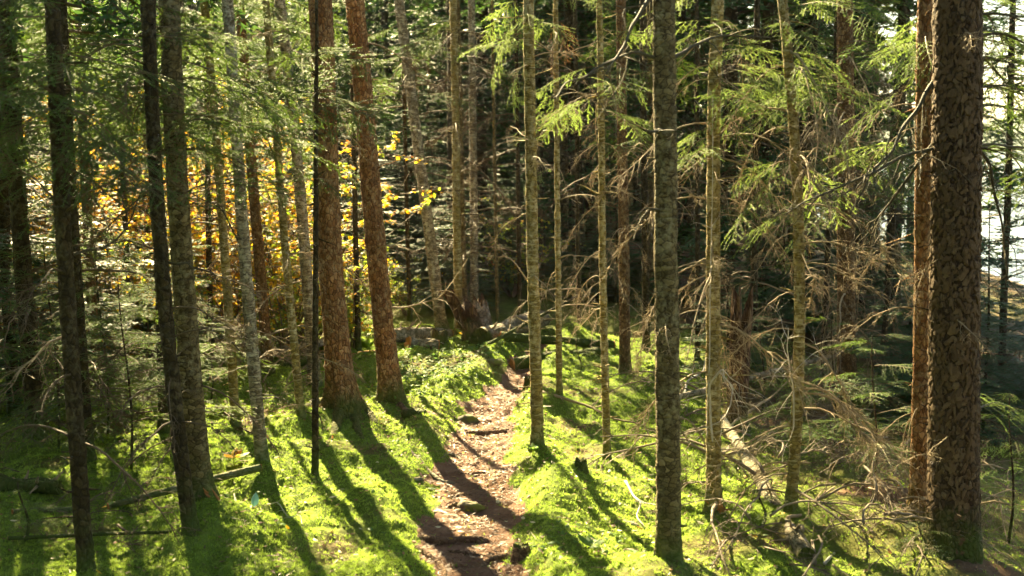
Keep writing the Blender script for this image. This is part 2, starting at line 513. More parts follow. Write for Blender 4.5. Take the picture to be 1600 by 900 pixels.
def build_ground():
    xs = axis(-3.2, 3.0, 0.022, -900, 900); ys = axis(4.2, 12.2, 0.025, -120, 900)
    X, Y = np.meshgrid(xs, ys, indexing='xy')
    near = (1 - sstep(3.2, 5.5, np.abs(X))) * sstep(3.0, 4.3, Y) * (1 - sstep(12, 15, Y))
    Z, m = ground_fine(X, Y, near)
    # litter: bare needle-covered soil under the big trunks and in the deep shade
    lit = np.exp(-(((X + 1.75) / 0.55) ** 2 + ((Y - 8.65) / 0.28) ** 2)) + 0.8 * np.exp(-(((X + 0.62) / 0.38) ** 2 + ((Y - 8.7) / 0.35) ** 2)) \
        + 0.9 * np.exp(-(((X - 0.42) / 0.12) ** 2 + ((Y - 7.0) / 0.07) ** 2)) + 0.5 * sstep(11.5, 14, Y) * (1 - 0.9 * sstep(20, 30, Y)) + 0.85 * sstep(1.45, 2.2, X + 0.25 * vnoise(X * 2, Y * 2, seed=43))  # last term: slope litter, also painting in the conifers' shade
    lit = lit + 0.7 * sstep(0.38, 0.62, vnoise(X * 2.2, Y * 2.2, seed=61)) * (1 - sstep(12, 14, Y))
    lit = np.clip(lit * (0.75 + 0.5 * vnoise(X * 6, Y * 6, seed=41)), 0, 1)
    V = np.stack((X, Y, Z), -1).reshape(-1, 3)
    nx = len(xs)
    i, j = np.meshgrid(np.arange(len(ys) - 1), np.arange(nx - 1), indexing='ij')
    q = np.stack((i * nx + j, i * nx + j + 1, (i + 1) * nx + j + 1, (i + 1) * nx + j), -1).reshape(-1, 4)
    mf = m.reshape(-1)[q].mean(1) > 0.5
    for name, sel, mt in (('forest_floor', ~mf, M['ground']), ('path', mf, M['path'])):
        f = q[sel]; used, inv = np.unique(f, return_inverse=True)
        me = bpy.data.meshes.new(name)
        fill_mesh(me, V[used], inv.reshape(-1, 4), None, lit.reshape(-1)[used])
        me.materials.append(mt)
        o = obj(name, me)
        tag(o, {'forest_floor': 'mossy green forest floor between the trees', 'path': 'narrow trodden brown earth path through the moss'}[name],
            {'forest_floor': 'ground', 'path': 'path'}[name], kind='structure')


build_ground()


def build_lake():
    mb = MB()
    mb.add([(12, 20, LAKE_Z), (900, 20, LAKE_Z), (900, 900, LAKE_Z), (12, 900, LAKE_Z)], [(0, 1, 2), (0, 2, 3)])
    tag(obj('lake', mb.mesh('lake', M['water'], False)), 'bright lake glimpsed between the trees down the slope', 'lake', kind='structure')
    n = 160
    th = np.linspace(R(-12), R(60), n)
    rows = []
    for k, (rr, hh) in enumerate(((520, 0), (560, 0.45), (640, 1.0), (760, 0.7))):
        h = (16 + 7 * vnoise(th * 9, th * 0 + 1, seed=51) + 3 * vnoise(th * 40, th * 0 + k, seed=52)) * hh
        rows.append(np.stack((np.sin(th) * rr, np.cos(th) * rr, LAKE_Z - 0.5 + h), -1))
    v = np.concatenate(rows); f = []
    for k in range(3):
        a = np.arange(n - 1) + k * n
        f += [np.stack((a, a + 1, a + 1 + n), -1), np.stack((a, a + 1 + n, a + n), -1)]
    mb = MB(); mb.add(v, np.concatenate(f))
    tag(obj('hill', mb.mesh('hill', M['hill'])), 'low wooded hillside on the far shore of the lake', 'hill', kind='structure')


build_lake()

# ------------------------------------------------------------------ branch, bough and crown generators (shared meshes)
def twig_line(p0, d, L, rng, n=5, sag=0.0, wig=0.12):
    d = np.asarray(d, float) / np.linalg.norm(d)
    pts = [np.asarray(p0, float)]
    for k in range(n):
        d = d + rng.normal(0, wig, 3) + np.array((0, 0, -sag))
        d /= np.linalg.norm(d)
        pts.append(pts[-1] + d * L / n)
    return np.array(pts)


def make_dead_branch(seed, L=1.0, r=0.011, dens=1.0, sag=0.10, fine=True, curl=0.0):
    rng = np.random.default_rng(seed); mb = MB()
    main = twig_line((0, 0, 0), (1, 0, rng.uniform(-0.15, 0.35)), L, rng, 9, sag, 0.10)
    mb.tube(main, np.linspace(r, r * 0.25, len(main)), 5)
    nside = int(rng.integers(9, 15) * dens)
    for k in range(nside):
        t = rng.uniform(0.18, 1.0); i = min(int(t * 9), 8); p = main[i] + (main[i + 1] - main[i]) * (t * 9 - i)
        s = rng.choice((-1, 1)); d = np.array((rng.uniform(0.35, 0.9), s * rng.uniform(0.4, 0.9), rng.uniform(-0.55, 0.2)))
        l2 = L * rng.uniform(0.14, 0.42) * (1.1 - 0.6 * t)
        side = twig_line(p, d, l2, rng, 5, sag * 1.3 + curl, 0.22)
        mb.tube(side, np.linspace(r * 0.38, r * 0.12, 6), 3, cap=False)
        if fine:
            for q in range(int(rng.integers(2, 6))):
                j = int(rng.integers(1, 5)); s2 = rng.choice((-1, 1))
                dd = np.array((rng.uniform(0.2, 0.8), s2 * rng.uniform(-0.2, 0.8), rng.uniform(-0.8, 0.25)))
                tw = twig_line(side[j], dd, l2 * rng.uniform(0.2, 0.6), rng, 3, 0.12 + curl, 0.25)
                mb.tube(tw, np.linspace(r * 0.16, r * 0.08, 4), 3, cap=False)
    return mb.mesh('dead_branch', M['twig'])


def shoot_list(rng, L, step, droop, level2=True, fan=0.62):
    """polyline shoots of a flat conifer bough along +X"""
    main = twig_line((0, 0, 0), (1, 0, 0.12), L, rng, 10, droop, 0.035)
    shoots = [(main, 1)]
    n = max(4, int(L * 0.86 / step))
    for k in range(n):
        t = 0.14 + 0.86 * (k + 0.5) / n; i = min(int(t * 10), 9); p = main[i] + (main[i + 1] - main[i]) * (t * 10 - i)
        base = main[i + 1] - main[i]; base /= np.linalg.norm(base)
        for s in (-1, 1):
            if rng.random() < 0.10: continue
            l2 = L * fan * (0.16 + 0.84 * (1 - t)) * min(1, 0.35 + t * 2.2) * rng.uniform(0.65, 1.15)
            if l2 < 0.03: continue
            d = base + np.array((0.1, s * rng.uniform(0.8, 1.3), rng.uniform(-0.28, 0.10)))
            side = twig_line(p, d, l2, rng, 4, droop * 1.2, 0.06)
            shoots.append((side, 2))
            if level2:
                m = int(l2 / (step * 0.75))
                for q in range(m):
                    tt = 0.2 + 0.8 * (q + 0.5) / max(m, 1); j = min(int(tt * 4), 3)
                    pp = side[j] + (side[j + 1] - side[j]) * (tt * 4 - j); bd = side[j + 1] - side[j]; bd /= np.linalg.norm(bd) + 1e-9
                    l3 = l2 * 0.30 * (1.1 - tt) * rng.uniform(0.6, 1.2)
                    if l3 < 0.015: continue
                    s2 = 1 if q % 2 else -1
                    pd = np.array((-bd[1], bd[0], 0)) * s2
                    shoots.append((twig_line(pp, bd + pd * 0.9 + rng.normal(0, 0.08, 3), l3, rng, 2, droop, 0.05), 3))
    return shoots


def needles_for(mb, shoots, rng, spacing, nl, nw, mi=1, skip=0.12):
    B, D, T = [], [], []
    for pts, lev in shoots:
        seg = np.diff(pts, axis=0); ln = np.linalg.norm(seg, axis=1); tot = ln.sum()
        n = int(tot / spacing)
        if n < 1: continue
        s = (np.arange(n) + rng.random(n)) * tot / n
        if lev == 1: s = s[s > tot * 0.25]
        cum = np.concatenate(([0], np.cumsum(ln))); k = np.clip(np.searchsorted(cum, s) - 1, 0, len(seg) - 1)
        p = pts[k] + seg[k] * ((s - cum[k]) / ln[k])[:, None]; d = seg[k] / ln[k][:, None]
        B.append(p); D.append(d); T.append(np.full(len(p), rng.random()))
    P = np.concatenate(B); D = np.concatenate(D); T = np.concatenate(T)
    P = np.repeat(P, 2, axis=0); D = np.repeat(D, 2, axis=0); T = np.repeat(T, 2)
    n = len(P); s = np.tile((-1.0, 1.0), n // 2)
    side = np.cross(D, (0, 0, 1.0)); side /= np.linalg.norm(side, axis=1)[:, None] + 1e-9
    up = np.cross(side, D)
    nd = D * rng.uniform(0.4, 0.9, n)[:, None] + side * (s * rng.uniform(0.6, 1.0, n))[:, None] + up * rng.uniform(-0.25, 0.65, n)[:, None]
    nd /= np.linalg.norm(nd, axis=1)[:, None]
    w = np.cross(nd, up + rng.normal(0, 0.5, (n, 3))); w /= np.linalg.norm(w, axis=1)[:, None] + 1e-9
    L = (nl * rng.uniform(0.7, 1.2, n))[:, None]
    v = np.stack((P - w * nw / 2, P + w * nw / 2, P + nd * L), 1).reshape(-1, 3)
    a = np.repeat(np.clip(0.25 + 0.5 * T + rng.uniform(-0.15, 0.25, n), 0, 1), 3)
    mb.add(v, np.arange(n * 3).reshape(-1, 3), mi, a)


def make_bough(seed, L=1.2, needle='needle', spacing=0.0046, nl=0.0150, nw=0.0042, step=0.085, droop=0.045):
    rng = np.random.default_rng(seed); mb = MB(); nd = MB()
    sh = shoot_list(rng, L, step, droop)
    for pts, lev in sh:
        r = {1: 0.006, 2: 0.0026, 3: 0.0014}[lev]
        if lev < 3:
            mb.tube(pts, np.linspace(r, r * 0.4, len(pts)), 3, 0, cap=False)
    needles_for(nd, sh, rng, spacing, nl, nw, 0)
    return mb.mesh('bough', M['twig_dark'], False), nd.mesh('needles', M[needle], False)


def bough_obj(pair, parent):
    o = obj('bough', pair[0], parent); obj('needles', pair[1], o)
    return o


BOUGH = [make_bough(100 + k) for k in range(6)]
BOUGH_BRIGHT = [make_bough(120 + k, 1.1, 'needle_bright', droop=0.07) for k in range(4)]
BOUGH_DEAD = [make_bough(140 + k, 0.9, 'needle_dead', 0.011, droop=0.11) for k in range(2)]
DEAD = [make_dead_branch(200 + k, 1.0, 0.011, 1.0, (0.04, 0.09, 0.14, 0.18)[k % 4]) for k in range(10)]
DEAD_CURLY = [make_dead_branch(230 + k, 1.0, 0.0072, 1.9, 0.20, True, 0.08) for k in range(6)]


def recolour(meshes, mat):
    out = []
    for m in meshes:
        c = m.copy(); c.materials.clear(); c.materials.append(M[mat]); out.append(c)
    return out


DEAD_SHADED = recolour(DEAD, 'twig_dark')  # darker copies for limbs in the shaded wood, shade put into the colour
BRUSH = recolour(DEAD_CURLY + DEAD[:4], 'twig_brush')


def make_crown(seed, H, rad, nb, lod=1.0, low_dead=0.0, needle='needle_far', taper=0.9):
    """whorls of drooping boughs round a stem of height H; local origin at the crown's foot"""
    rng = np.random.default_rng(seed); mb = MB()
    for k in range(nb):
        t = (k + rng.random()) / nb; z = H * t
        rl = rad * (1 - taper * t) * rng.uniform(0.6, 1.15) * min(1.0, 0.55 + 2.2 * t)
        if rl < 0.12: continue
        az = rng.uniform(0, 2 * np.pi)
        dead = rng.random() < low_dead * (1 - t * 2.0)
        ca, sa = math.cos(az), math.sin(az); pitch = rng.uniform(-0.35, 0.10) + 0.35 * t
        cp, sp = math.cos(pitch), math.sin(pitch)
        rot = np.array(((ca * cp, -sa, -ca * sp), (sa * cp, ca, -sa * sp), (sp, 0, cp)))
        sub = MB(); sh = shoot_list(rng, rl, 0.15 / lod, 0.06, False, 0.5)
        for pts, lev in sh:
            r = 0.008 if lev == 1 else 0.004
            sub.tube(pts, np.linspace(r, r * 0.4, len(pts)), 3, 0, cap=False)
        if not dead:
            needles_for(sub, sh, rng, 0.028 / lod, 0.075, 0.022, 1)
        for v, f, mi, a in zip(sub.V, sub.Fc, sub.Mi, sub.A):
            pass
        V = np.concatenate(sub.V) @ rot.T + (0, 0, z); Fc = np.concatenate(sub.Fc); Mi = np.concatenate(sub.Mi); A = np.concatenate(sub.A)
        mb.V.append(V); mb.Fc.append(Fc + mb.n); mb.n += len(V); mb.Mi.append(Mi); mb.A.append(A)
    return mb.mesh('crown', [M['twig_dark'], M[needle]], False)


CROWN = [make_crown(300 + k, 6.0, 1.3, 84) for k in range(5)]
CROWN_THIN = [make_crown(320 + k, 6.0, 1.05, 46, 1.0, 0.5) for k in range(3)]


def make_snags(seed, H, n, L):
    """a whorled mass of fine dead lower twigs round a stem"""
    rng = np.random.default_rng(seed); mb = MB()
    for k in range(n):
        z = rng.uniform(0.3, H); az = rng.uniform(0, 2 * np.pi); l = L * rng.uniform(0.4, 1.1)
        main = twig_line((0, 0, z), (math.cos(az), math.sin(az), rng.uniform(-0.1, 0.25)), l, rng, 6, 0.10, 0.09)
        mb.tube(main, np.linspace(0.007, 0.002, 7), 3, cap=False)
        for q in range(int(rng.integers(5, 10))):
            j = int(rng.integers(1, 6)); a2 = az + rng.choice((-1, 1)) * rng.uniform(0.5, 1.2)
            tw = twig_line(main[j], (math.cos(a2), math.sin(a2), rng.uniform(-0.6, 0.1)), l * rng.uniform(0.15, 0.45), rng, 3, 0.12, 0.18)
            mb.tube(tw, np.linspace(0.0034, 0.0014, 4), 3, cap=False)
    return mb.mesh('dead_twigs', M['twig_shade'])


SNAGS = [make_snags(340 + k, 5.0, 46, 1.0) for k in range(4)]


# ------------------------------------------------------------------ trunks
def trunk_mesh(local_pts, r_of, H, mat, seg, seed, vis=4.5, dz=0.03, rough=0.05, flare=0.5, lobes=5, flake=0.0, stubs=0):
    """local_pts: function z -> (x, y) of the axis; r_of: z -> radius"""
    zs = list(np.arange(-0.18, vis, dz)); z = vis
    while z < H - 0.05:
        zs.append(z); z += 0.5
    zs.append(H)
    zs = np.array(zs); th = np.linspace(0, 2 * np.pi, seg, endpoint=False)
    rng = np.random.default_rng(seed)
    ax = local_pts(zs); r = r_of(zs)
    Z, T = np.meshgrid(zs, th, indexing='ij')
    cx, sx = np.cos(T), np.sin(T)
    rr = np.repeat(r[:, None], seg, 1)
    k = 1.0 / max(r[len(r) // 3], 0.02)
    n1 = vnoise(cx * 1.6 + seed, sx * 1.6, Z * 5, seed); n2 = vnoise(cx * rr * 55 + seed, sx * rr * 55, Z * 32, seed + 1); n3 = vnoise(cx * rr * 110, sx * rr * 110 + seed, Z * 70, seed + 2)
    ph = rng.uniform(0, 6.28, 3)
    lob = 0.5 * np.cos(lobes * T + ph[0]) + 0.35 * np.cos((lobes - 2) * T + ph[1])
    fl = np.exp(-np.clip(Z + 0.02, 0, None) / (1.7 * max(r_of(np.array([0.3]))[0], 0.03)))
    rr = rr * (1 + rough * n1 + flare * fl * (1 + 0.75 * lob)) + (0.0035 + flake) * n2 + (0.002 + 0.5 * flake) * n3
    # whorl knots
    for zk in np.arange(rng.uniform(0.2, 0.5), vis, rng.uniform(0.28, 0.42)):
        rr = rr * (1 + 0.05 * np.exp(-((Z - zk) / 0.025) ** 2) * (0.6 + 0.6 * np.cos(3 * T + zk * 7)))
    v = np.stack((ax[:, 0:1] + rr * cx, ax[:, 1:2] + rr * sx, Z), -1).reshape(-1, 3)
    mb = MB(); mb.add(v, ring_faces(len(zs), seg)[:, ::-1] * 1)
    for k in range(stubs):
        z = rng.uniform(0.15, vis); a = rng.uniform(0, 2 * np.pi); c = local_pts(np.array([z]))[0]; q = float(r_of(np.array([z]))[0])
        d = np.array((math.cos(a), math.sin(a), rng.uniform(-0.3, 0.5))); l = rng.uniform(0.012, 0.07) if rng.random() < 0.85 else rng.uniform(0.08, 0.2)
        tw = twig_line(np.array((c[0], c[1], z)) + d * q * 0.85, d, l + q * 0.2, rng, 3, 0.02, 0.12); mb.tube(tw, np.linspace(rng.uniform(0.003, 0.007), 0.0015, 4), 4, cap=False)
    return mb.mesh('trunk', mat)


class Tree:
    pass


def make_tree(name, label, base, top, w, H, bark, mid=None, flare=0.5, vis=None, crown=None, group=None, cat='tree', flake=0.0, seed=0, lobes=5):
    t = Tree()
    B = hit(*base); B[2] = gz(B[0], B[1])
    D = B[1]; t.D = D; t.B = B
    T = at_depth(top[0], top[1], D)
    pts = [(0, 0.0, 0.0)]
    if mid:
        Mp = at_depth(mid[0], mid[1], D); pts.append((Mp[2] - B[2], Mp[0] - B[0], 0.0))
    pts.append((T[2] - B[2], T[0] - B[0], 0.0))
    ly = RNG.uniform(-0.02, 0.02)
    pz = np.array([p[0] for p in pts]); pxx = np.array([p[1] for p in pts])
    sl = (pxx[-1] - pxx[-2]) / (pz[-1] - pz[-2])
    if len(pts) == 3:                       # smooth quadratic through three points
        co = np.polyfit(pz, pxx, 2); fx = lambda z: np.where(z < pz[-1], np.polyval(co, np.clip(z, 0, pz[-1])), pxx[-1] + (2 * co[0] * pz[-1] + co[1]) * 0.6 * (z - pz[-1]))
    else:
        fx = lambda z: sl * np.clip(z, 0, 1e9)
    sd = seed or int(base[0] * 7 + base[1])
    wob = 0.10 * w / F_PX * D
    ax = lambda z: np.stack((fx(z) + wob * vnoise(z * 0.9, z * 0 + sd * 0.37, seed=7), ly * z + wob * vnoise(z * 0.9, z * 0 + sd * 0.37, seed=8)), -1)
    zm = at_depth(800, 450, D)[2] - B[2]
    r_mid = 0.5 * w / F_PX * D
    r0 = r_mid / max(1 - zm / H, 0.3) ** 0.75
    r_of = lambda z: np.maximum(r0 * np.clip(1 - z / H, 0, 1.05) ** 0.75, 0.004)
    t.ax, t.r_of, t.H = ax, r_of, H
    t.root = obj(name, None, None, B)
    t.root.empty_display_size = 0.2
    tag(t.root, label, cat, group)
    px_w = w * 1.0
    seg = 40 if px_w > 60 else 28 if px_w > 28 else 20 if px_w > 14 else 12
    v = vis or (0.112 * D + 2.6)
    me = trunk_mesh(ax, r_of, H, M[bark], seg, sd % 977, min(v, H * 0.9), 0.022 if px_w > 60 else 0.028, 0.06, flare * 1.7, lobes, flake, 45)
    t.trunk = obj('trunk', me, t.root)
    t.rng = np.random.default_rng(sd)
    if crown:
        add_crown(t, *crown)
    return t


def z_of_px(t, py):
    return at_depth(800, py, t.D)[2] - t.B[2]


def axis_at(t, z):
    a = t.ax(np.array([z]))[0]
    return np.array((a[0], a[1], z))


def add_crown(t, z0, width, meshes=None):
    me = t.rng.choice(len(meshes or CROWN)); me = (meshes or CROWN)[me]
    c = obj('crown', me, t.root)
    p = axis_at(t, z0)
    c.location = p; s = (t.H - z0) / 6.0
    c.scale = (width, width, s * 1.03); c.rotation_euler = (0, 0, t.rng.uniform(0, 6.28))
    return c


def add_dead(t, n, y0, y1, l0, l1, meshes=None, az=None, spread=math.pi):
    meshes = meshes or DEAD
    za, zb = sorted((z_of_px(t, y0), z_of_px(t, y1)))
    for k in range(n):
        z = t.rng.uniform(max(za, 0.15), zb)
        a = (t.rng.uniform(0, 2 * np.pi) if az is None else az + t.rng.uniform(-spread, spread))
        p = axis_at(t, z); r = float(t.r_of(np.array([z]))[0])
        d = np.array((math.cos(a), math.sin(a), t.rng.uniform(-0.25, 0.25)))
        o = obj('dead_branch', meshes[int(t.rng.integers(len(meshes)))], t.root)
        place(o, p + d * (r * 0.8) * np.array((1, 1, 0)), d, t.rng.uniform(l0, l1), roll=t.rng.uniform(-0.5, 0.5))


def add_boughs(t, n, y0, y1, l0, l1, meshes=None, az=None, spread=math.pi, pitch=(-0.35, 0.05)):
    meshes = meshes or BOUGH
    za, zb = sorted((z_of_px(t, y0), z_of_px(t, y1)))
    for k in range(n):
        z = t.rng.uniform(za, zb)
        a = (t.rng.uniform(0, 2 * np.pi) if az is None else az + t.rng.uniform(-spread, spread))
        p = axis_at(t, z); r = float(t.r_of(np.array([z]))[0])
        d = np.array((math.cos(a), math.sin(a), t.rng.uniform(*pitch)))
        o = bough_obj(meshes[int(t.rng.integers(len(meshes)))], t.root)
        place(o, p + d * (r * 0.8), d, t.rng.uniform(l0, l1) / 1.15, roll=t.rng.uniform(-0.4, 0.4))


def px_branch(t, pix, r0, dy=0.0, twigs=10, mat='twig_shade', seed=1, name='dead_branch'):
    """a single large dead limb drawn as a bent tube that leaves the trunk; dy = how far its tip comes towards (-) the camera"""
    rng = np.random.default_rng(seed)
    P = np.array([at_depth(x, y, t.D + dy * k / max(len(pix) - 1, 1)) for k, (x, y) in enumerate(pix)]) - t.B
    s = np.linspace(0, len(P) - 1, (len(P) - 1) * 6 + 1)
    Q = np.stack([np.interp(s, np.arange(len(P)), P[:, c]) for c in range(3)], -1)
    for _ in range(3):
        Q[1:-1] = 0.25 * Q[:-2] + 0.5 * Q[1:-1] + 0.25 * Q[2:]
    Q += np.stack([0.012 * vnoise(s * 1.7, s * 0 + seed + c, seed=9) for c in range(3)], -1) * np.clip(s, 0, 1)[:, None]
    mb = MB(); mb.tube(Q, np.linspace(r0, r0 * 0.3, len(Q)), 6)
    for k in range(twigs):
        j = int(rng.integers(len(Q) // 6, len(Q) - 1)); d = Q[j] - Q[j - 1]; d /= np.linalg.norm(d)
        dd = d * 0.6 + rng.normal(0, 0.55, 3) + np.array((0, 0, -0.15))
        l = rng.uniform(0.10, 0.38)
        tw = twig_line(Q[j], dd, l, rng, 5, 0.10, 0.18); mb.tube(tw, np.linspace(r0 * 0.35, r0 * 0.12, 6), 3, cap=False)
        for q in range(3):
            jj = int(rng.integers(1, 5)); t2 = twig_line(tw[jj], d * 0.4 + rng.normal(0, 0.6, 3), l * 0.4, rng, 3, 0.1, 0.2)
            mb.tube(t2, np.linspace(r0 * 0.16, r0 * 0.08, 4), 3, cap=False)
    return obj(name, mb.mesh(name, M[mat]), t.root)


def px_bough(t, p0, p1, dy=0.0, meshes=None, roll=0.0, k=0, d0=0.0):
    meshes = meshes or BOUGH
    a = at_depth(p0[0], p0[1], t.D + d0) - t.B; b = at_depth(p1[0], p1[1], t.D + d0 + dy) - t.B
    o = bough_obj(meshes[k % len(meshes)], t.root)
    L = np.linalg.norm(b - a)
    place(o, a, (b - a) / L, L / 1.12, roll=roll)
    return o


# ---- trees that stand out one by one
TREES = {}


def T_(key, *a, **k):
    TREES[key] = make_tree(*a, **k)
    return TREES[key]


T_('right', 'spruce_tree', 'thickest dark trunk with coarse scaly bark, standing closest to the lake', (1487, 895), (1491, 0), 74, 17, 'bark_dark_scaly', flare=0.12, crown=(6.5, 1.5), flake=0.002)
T_('front', 'fir_tree', 'slim grey lichen-spotted trunk whose foot leaves the bottom of the picture', (1048, 912), (1037, 0), 37, 13, 'bark_grey', flare=0.15, crown=(6, 1.1))
T_('path', 'fir_tree', 'slim olive trunk with pale bands growing on the moss mound beside the path', (839, 735), (826, 0), 18.5, 12, 'bark_olive', flare=0.25, crown=(6.5, 0.9))
T_('pole_a', 'fir_tree', 'thin sunlit pole-like trunk behind the pale-banded trunk beside the path', (875, 636), (868, 0), 9.5, 8, 'bark_olive', flare=0.2, crown=(6.2, 0.5))
T_('pole_b', 'fir_tree', 'thin olive trunk on the brightest moss patch, casting a short dark shadow', (948, 724), (935, 0), 11.5, 9, 'bark_olive', flare=0.3, crown=(6.2, 0.6))
T_('twisted', 'fir_tree', 'olive trunk with broken orange wood at its foot beside the fallen log', (1118, 812), (1124, 0), 22, 11, 'bark_olive', mid=(1115, 480), flare=0.4, crown=(6.2, 0.9))
T_('bent', 'fir_tree', 'slightly bent olive trunk wrapped in dead twigs behind the fallen log', (1235, 824), (1219, 0), 17, 10, 'bark_olive', mid=(1248, 460), flare=0.3, crown=(6.2, 0.8))
T_('orange', 'spruce_tree', 'orange-lit scaly trunk half hidden behind the thickest dark trunk', (1437, 834), (1443, 0), 27, 14, 'bark_red', flare=0.5, crown=(6.5, 1.0))
T_('fuzzy', 'spruce_tree', 'reddish brown trunk with shaggy dead twigs on the slope to the lake', (1325, 640), (1322, 0), 28, 14, 'bark_brown', flare=0.3, crown=(7, 1.2))
T_('lean_dark', 'fir_tree', 'thin dark leaning trunk beside the shaggy reddish trunk on the slope', (1243, 575), (1278, 0), 11, 12, 'bark_dark', flare=0.3, crown=(7, 0.8))
T_('curve', 'fir_tree', 'thin curving trunk in front of the bright lake opening', (1376, 590), (1413, 0), 9, 9, 'bark_dark', mid=(1396, 330), flare=0.3, crown=(6.5, 0.7))
T_('big', 'spruce_tree', 'thicker of the two red-brown trunks, with broad flared roots in the moss', (534, 662), (502, 0), 39, 17, 'bark_red', mid=(519, 400), flare=0.5, crown=(8, 1.3), lobes=6)
T_('big2', 'spruce_tree', 'thinner of the two red-brown trunks, leaning, closer to the path', (608, 638), (556, 0), 32, 16, 'bark_red', mid=(589, 400), flare=0.33, crown=(8, 1.2), lobes=5)
T_('sapling', 'fir_tree', 'very thin dark stem in front of the thicker red-brown trunk', (492, 745), (497, 60), 9, 3.9, 'bark_dark', mid=(494, 400), flare=0.15)
T_('lit_left', 'fir_tree', 'slim lichen-whitened trunk standing on bright moss with a crisp long shadow', (410, 741), (357, 0), 19, 12, 'bark_pale', mid=(384, 420), flare=0.2, crown=(6.5, 1.0))
T_('thin_left', 'fir_tree', 'thin olive trunk between the lichen-whitened trunk and the thicker red-brown one', (471, 673), (414, 0), 13, 11, 'bark_olive', mid=(449, 420), flare=0.25, crown=(7, 0.8))
T_('brown_left', 'spruce_tree', 'brown trunk behind the lichen-whitened trunk, ending beside a tan fallen log', (420, 594), (384, 160), 17, 13, 'bark_brown', mid=(404, 400), flare=0.3, crown=(7, 1.1))
T_('slim_left', 'fir_tree', 'slim brown-green trunk with its foot behind a stick across the moss', (368, 668), (318, 0), 14, 12, 'bark_olive', mid=(352, 400), flare=0.3, crown=(7, 0.9))
T_('pair_grey', 'spruce_tree', 'thicker grey trunk of the crossing pair, with orange broken wood at its foot', (318, 828), (262, 0), 34, 14, 'bark_grey', mid=(286, 430), flare=0.35, crown=(5.5, 1.3))
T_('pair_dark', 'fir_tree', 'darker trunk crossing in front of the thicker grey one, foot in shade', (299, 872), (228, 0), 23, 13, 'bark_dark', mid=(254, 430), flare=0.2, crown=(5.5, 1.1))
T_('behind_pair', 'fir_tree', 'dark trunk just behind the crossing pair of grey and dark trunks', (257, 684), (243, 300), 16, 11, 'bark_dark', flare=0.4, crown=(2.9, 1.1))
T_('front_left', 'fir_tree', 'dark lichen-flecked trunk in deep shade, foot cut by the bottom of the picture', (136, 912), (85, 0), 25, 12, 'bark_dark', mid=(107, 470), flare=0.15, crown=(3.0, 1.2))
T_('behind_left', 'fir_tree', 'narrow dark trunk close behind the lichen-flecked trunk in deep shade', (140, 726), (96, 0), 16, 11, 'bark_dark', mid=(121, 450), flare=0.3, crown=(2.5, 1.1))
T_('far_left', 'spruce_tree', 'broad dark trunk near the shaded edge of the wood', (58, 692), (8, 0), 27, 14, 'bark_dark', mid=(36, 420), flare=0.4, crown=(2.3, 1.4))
T_('brown_edge', 'spruce_tree', 'brownish trunk before the yellow leaves, in the shaded corner of the wood', (152, 612), (127, 120), 16, 13, 'bark_brown', flare=0.3, crown=(5.5, 1.2))
T_('birch', 'birch_tree', 'leaning pale-barked trunk at the dark wood behind the path', (690, 520), (624, 0), 18, 15, 'bark_pale', mid=(655, 250), flare=0.25, crown=(10.5, 1.0))
T_('back_a', 'fir_tree', 'slender upright trunk between the leaning pale trunk and the broken stump', (717, 522), (708, 0), 13, 14, 'bark_olive', flare=0.3, crown=(10.5, 0.9))
T_('back_b', 'fir_tree', 'thin grey stem close behind the slender upright trunk near the broken stump', (726, 505), (717, 100), 9, 12, 'bark_grey', flare=0.2, crown=(10.5, 0.7))
T_('back_c', 'fir_tree', 'straight grey trunk with faint pale bands rising behind the broken stump', (742, 500), (737, 100), 13, 14, 'bark_pale', flare=0.2, crown=(10.8, 0.9))
T_('back_d', 'fir_tree', 'faint thin stem in the dark wood above the fallen logs', (777, 505), (771, 120), 6, 10, 'bark_grey', flare=0.2, crown=(8.5, 0.6))
T_('red_back', 'spruce_tree', 'reddish trunk in shade behind the thin trunk on the brightest moss', (976, 580), (971, 60), 17, 13, 'bark_brown', flare=0.3, crown=(9.5, 1.0))
T_('grey_lean', 'spruce_tree', 'blurred grey leaning trunk behind the thicker red-brown trunk', (490, 600), (436, 0), 18, 13, 'bark_pale', mid=(470, 300), flare=0.3, crown=(8, 1.0))

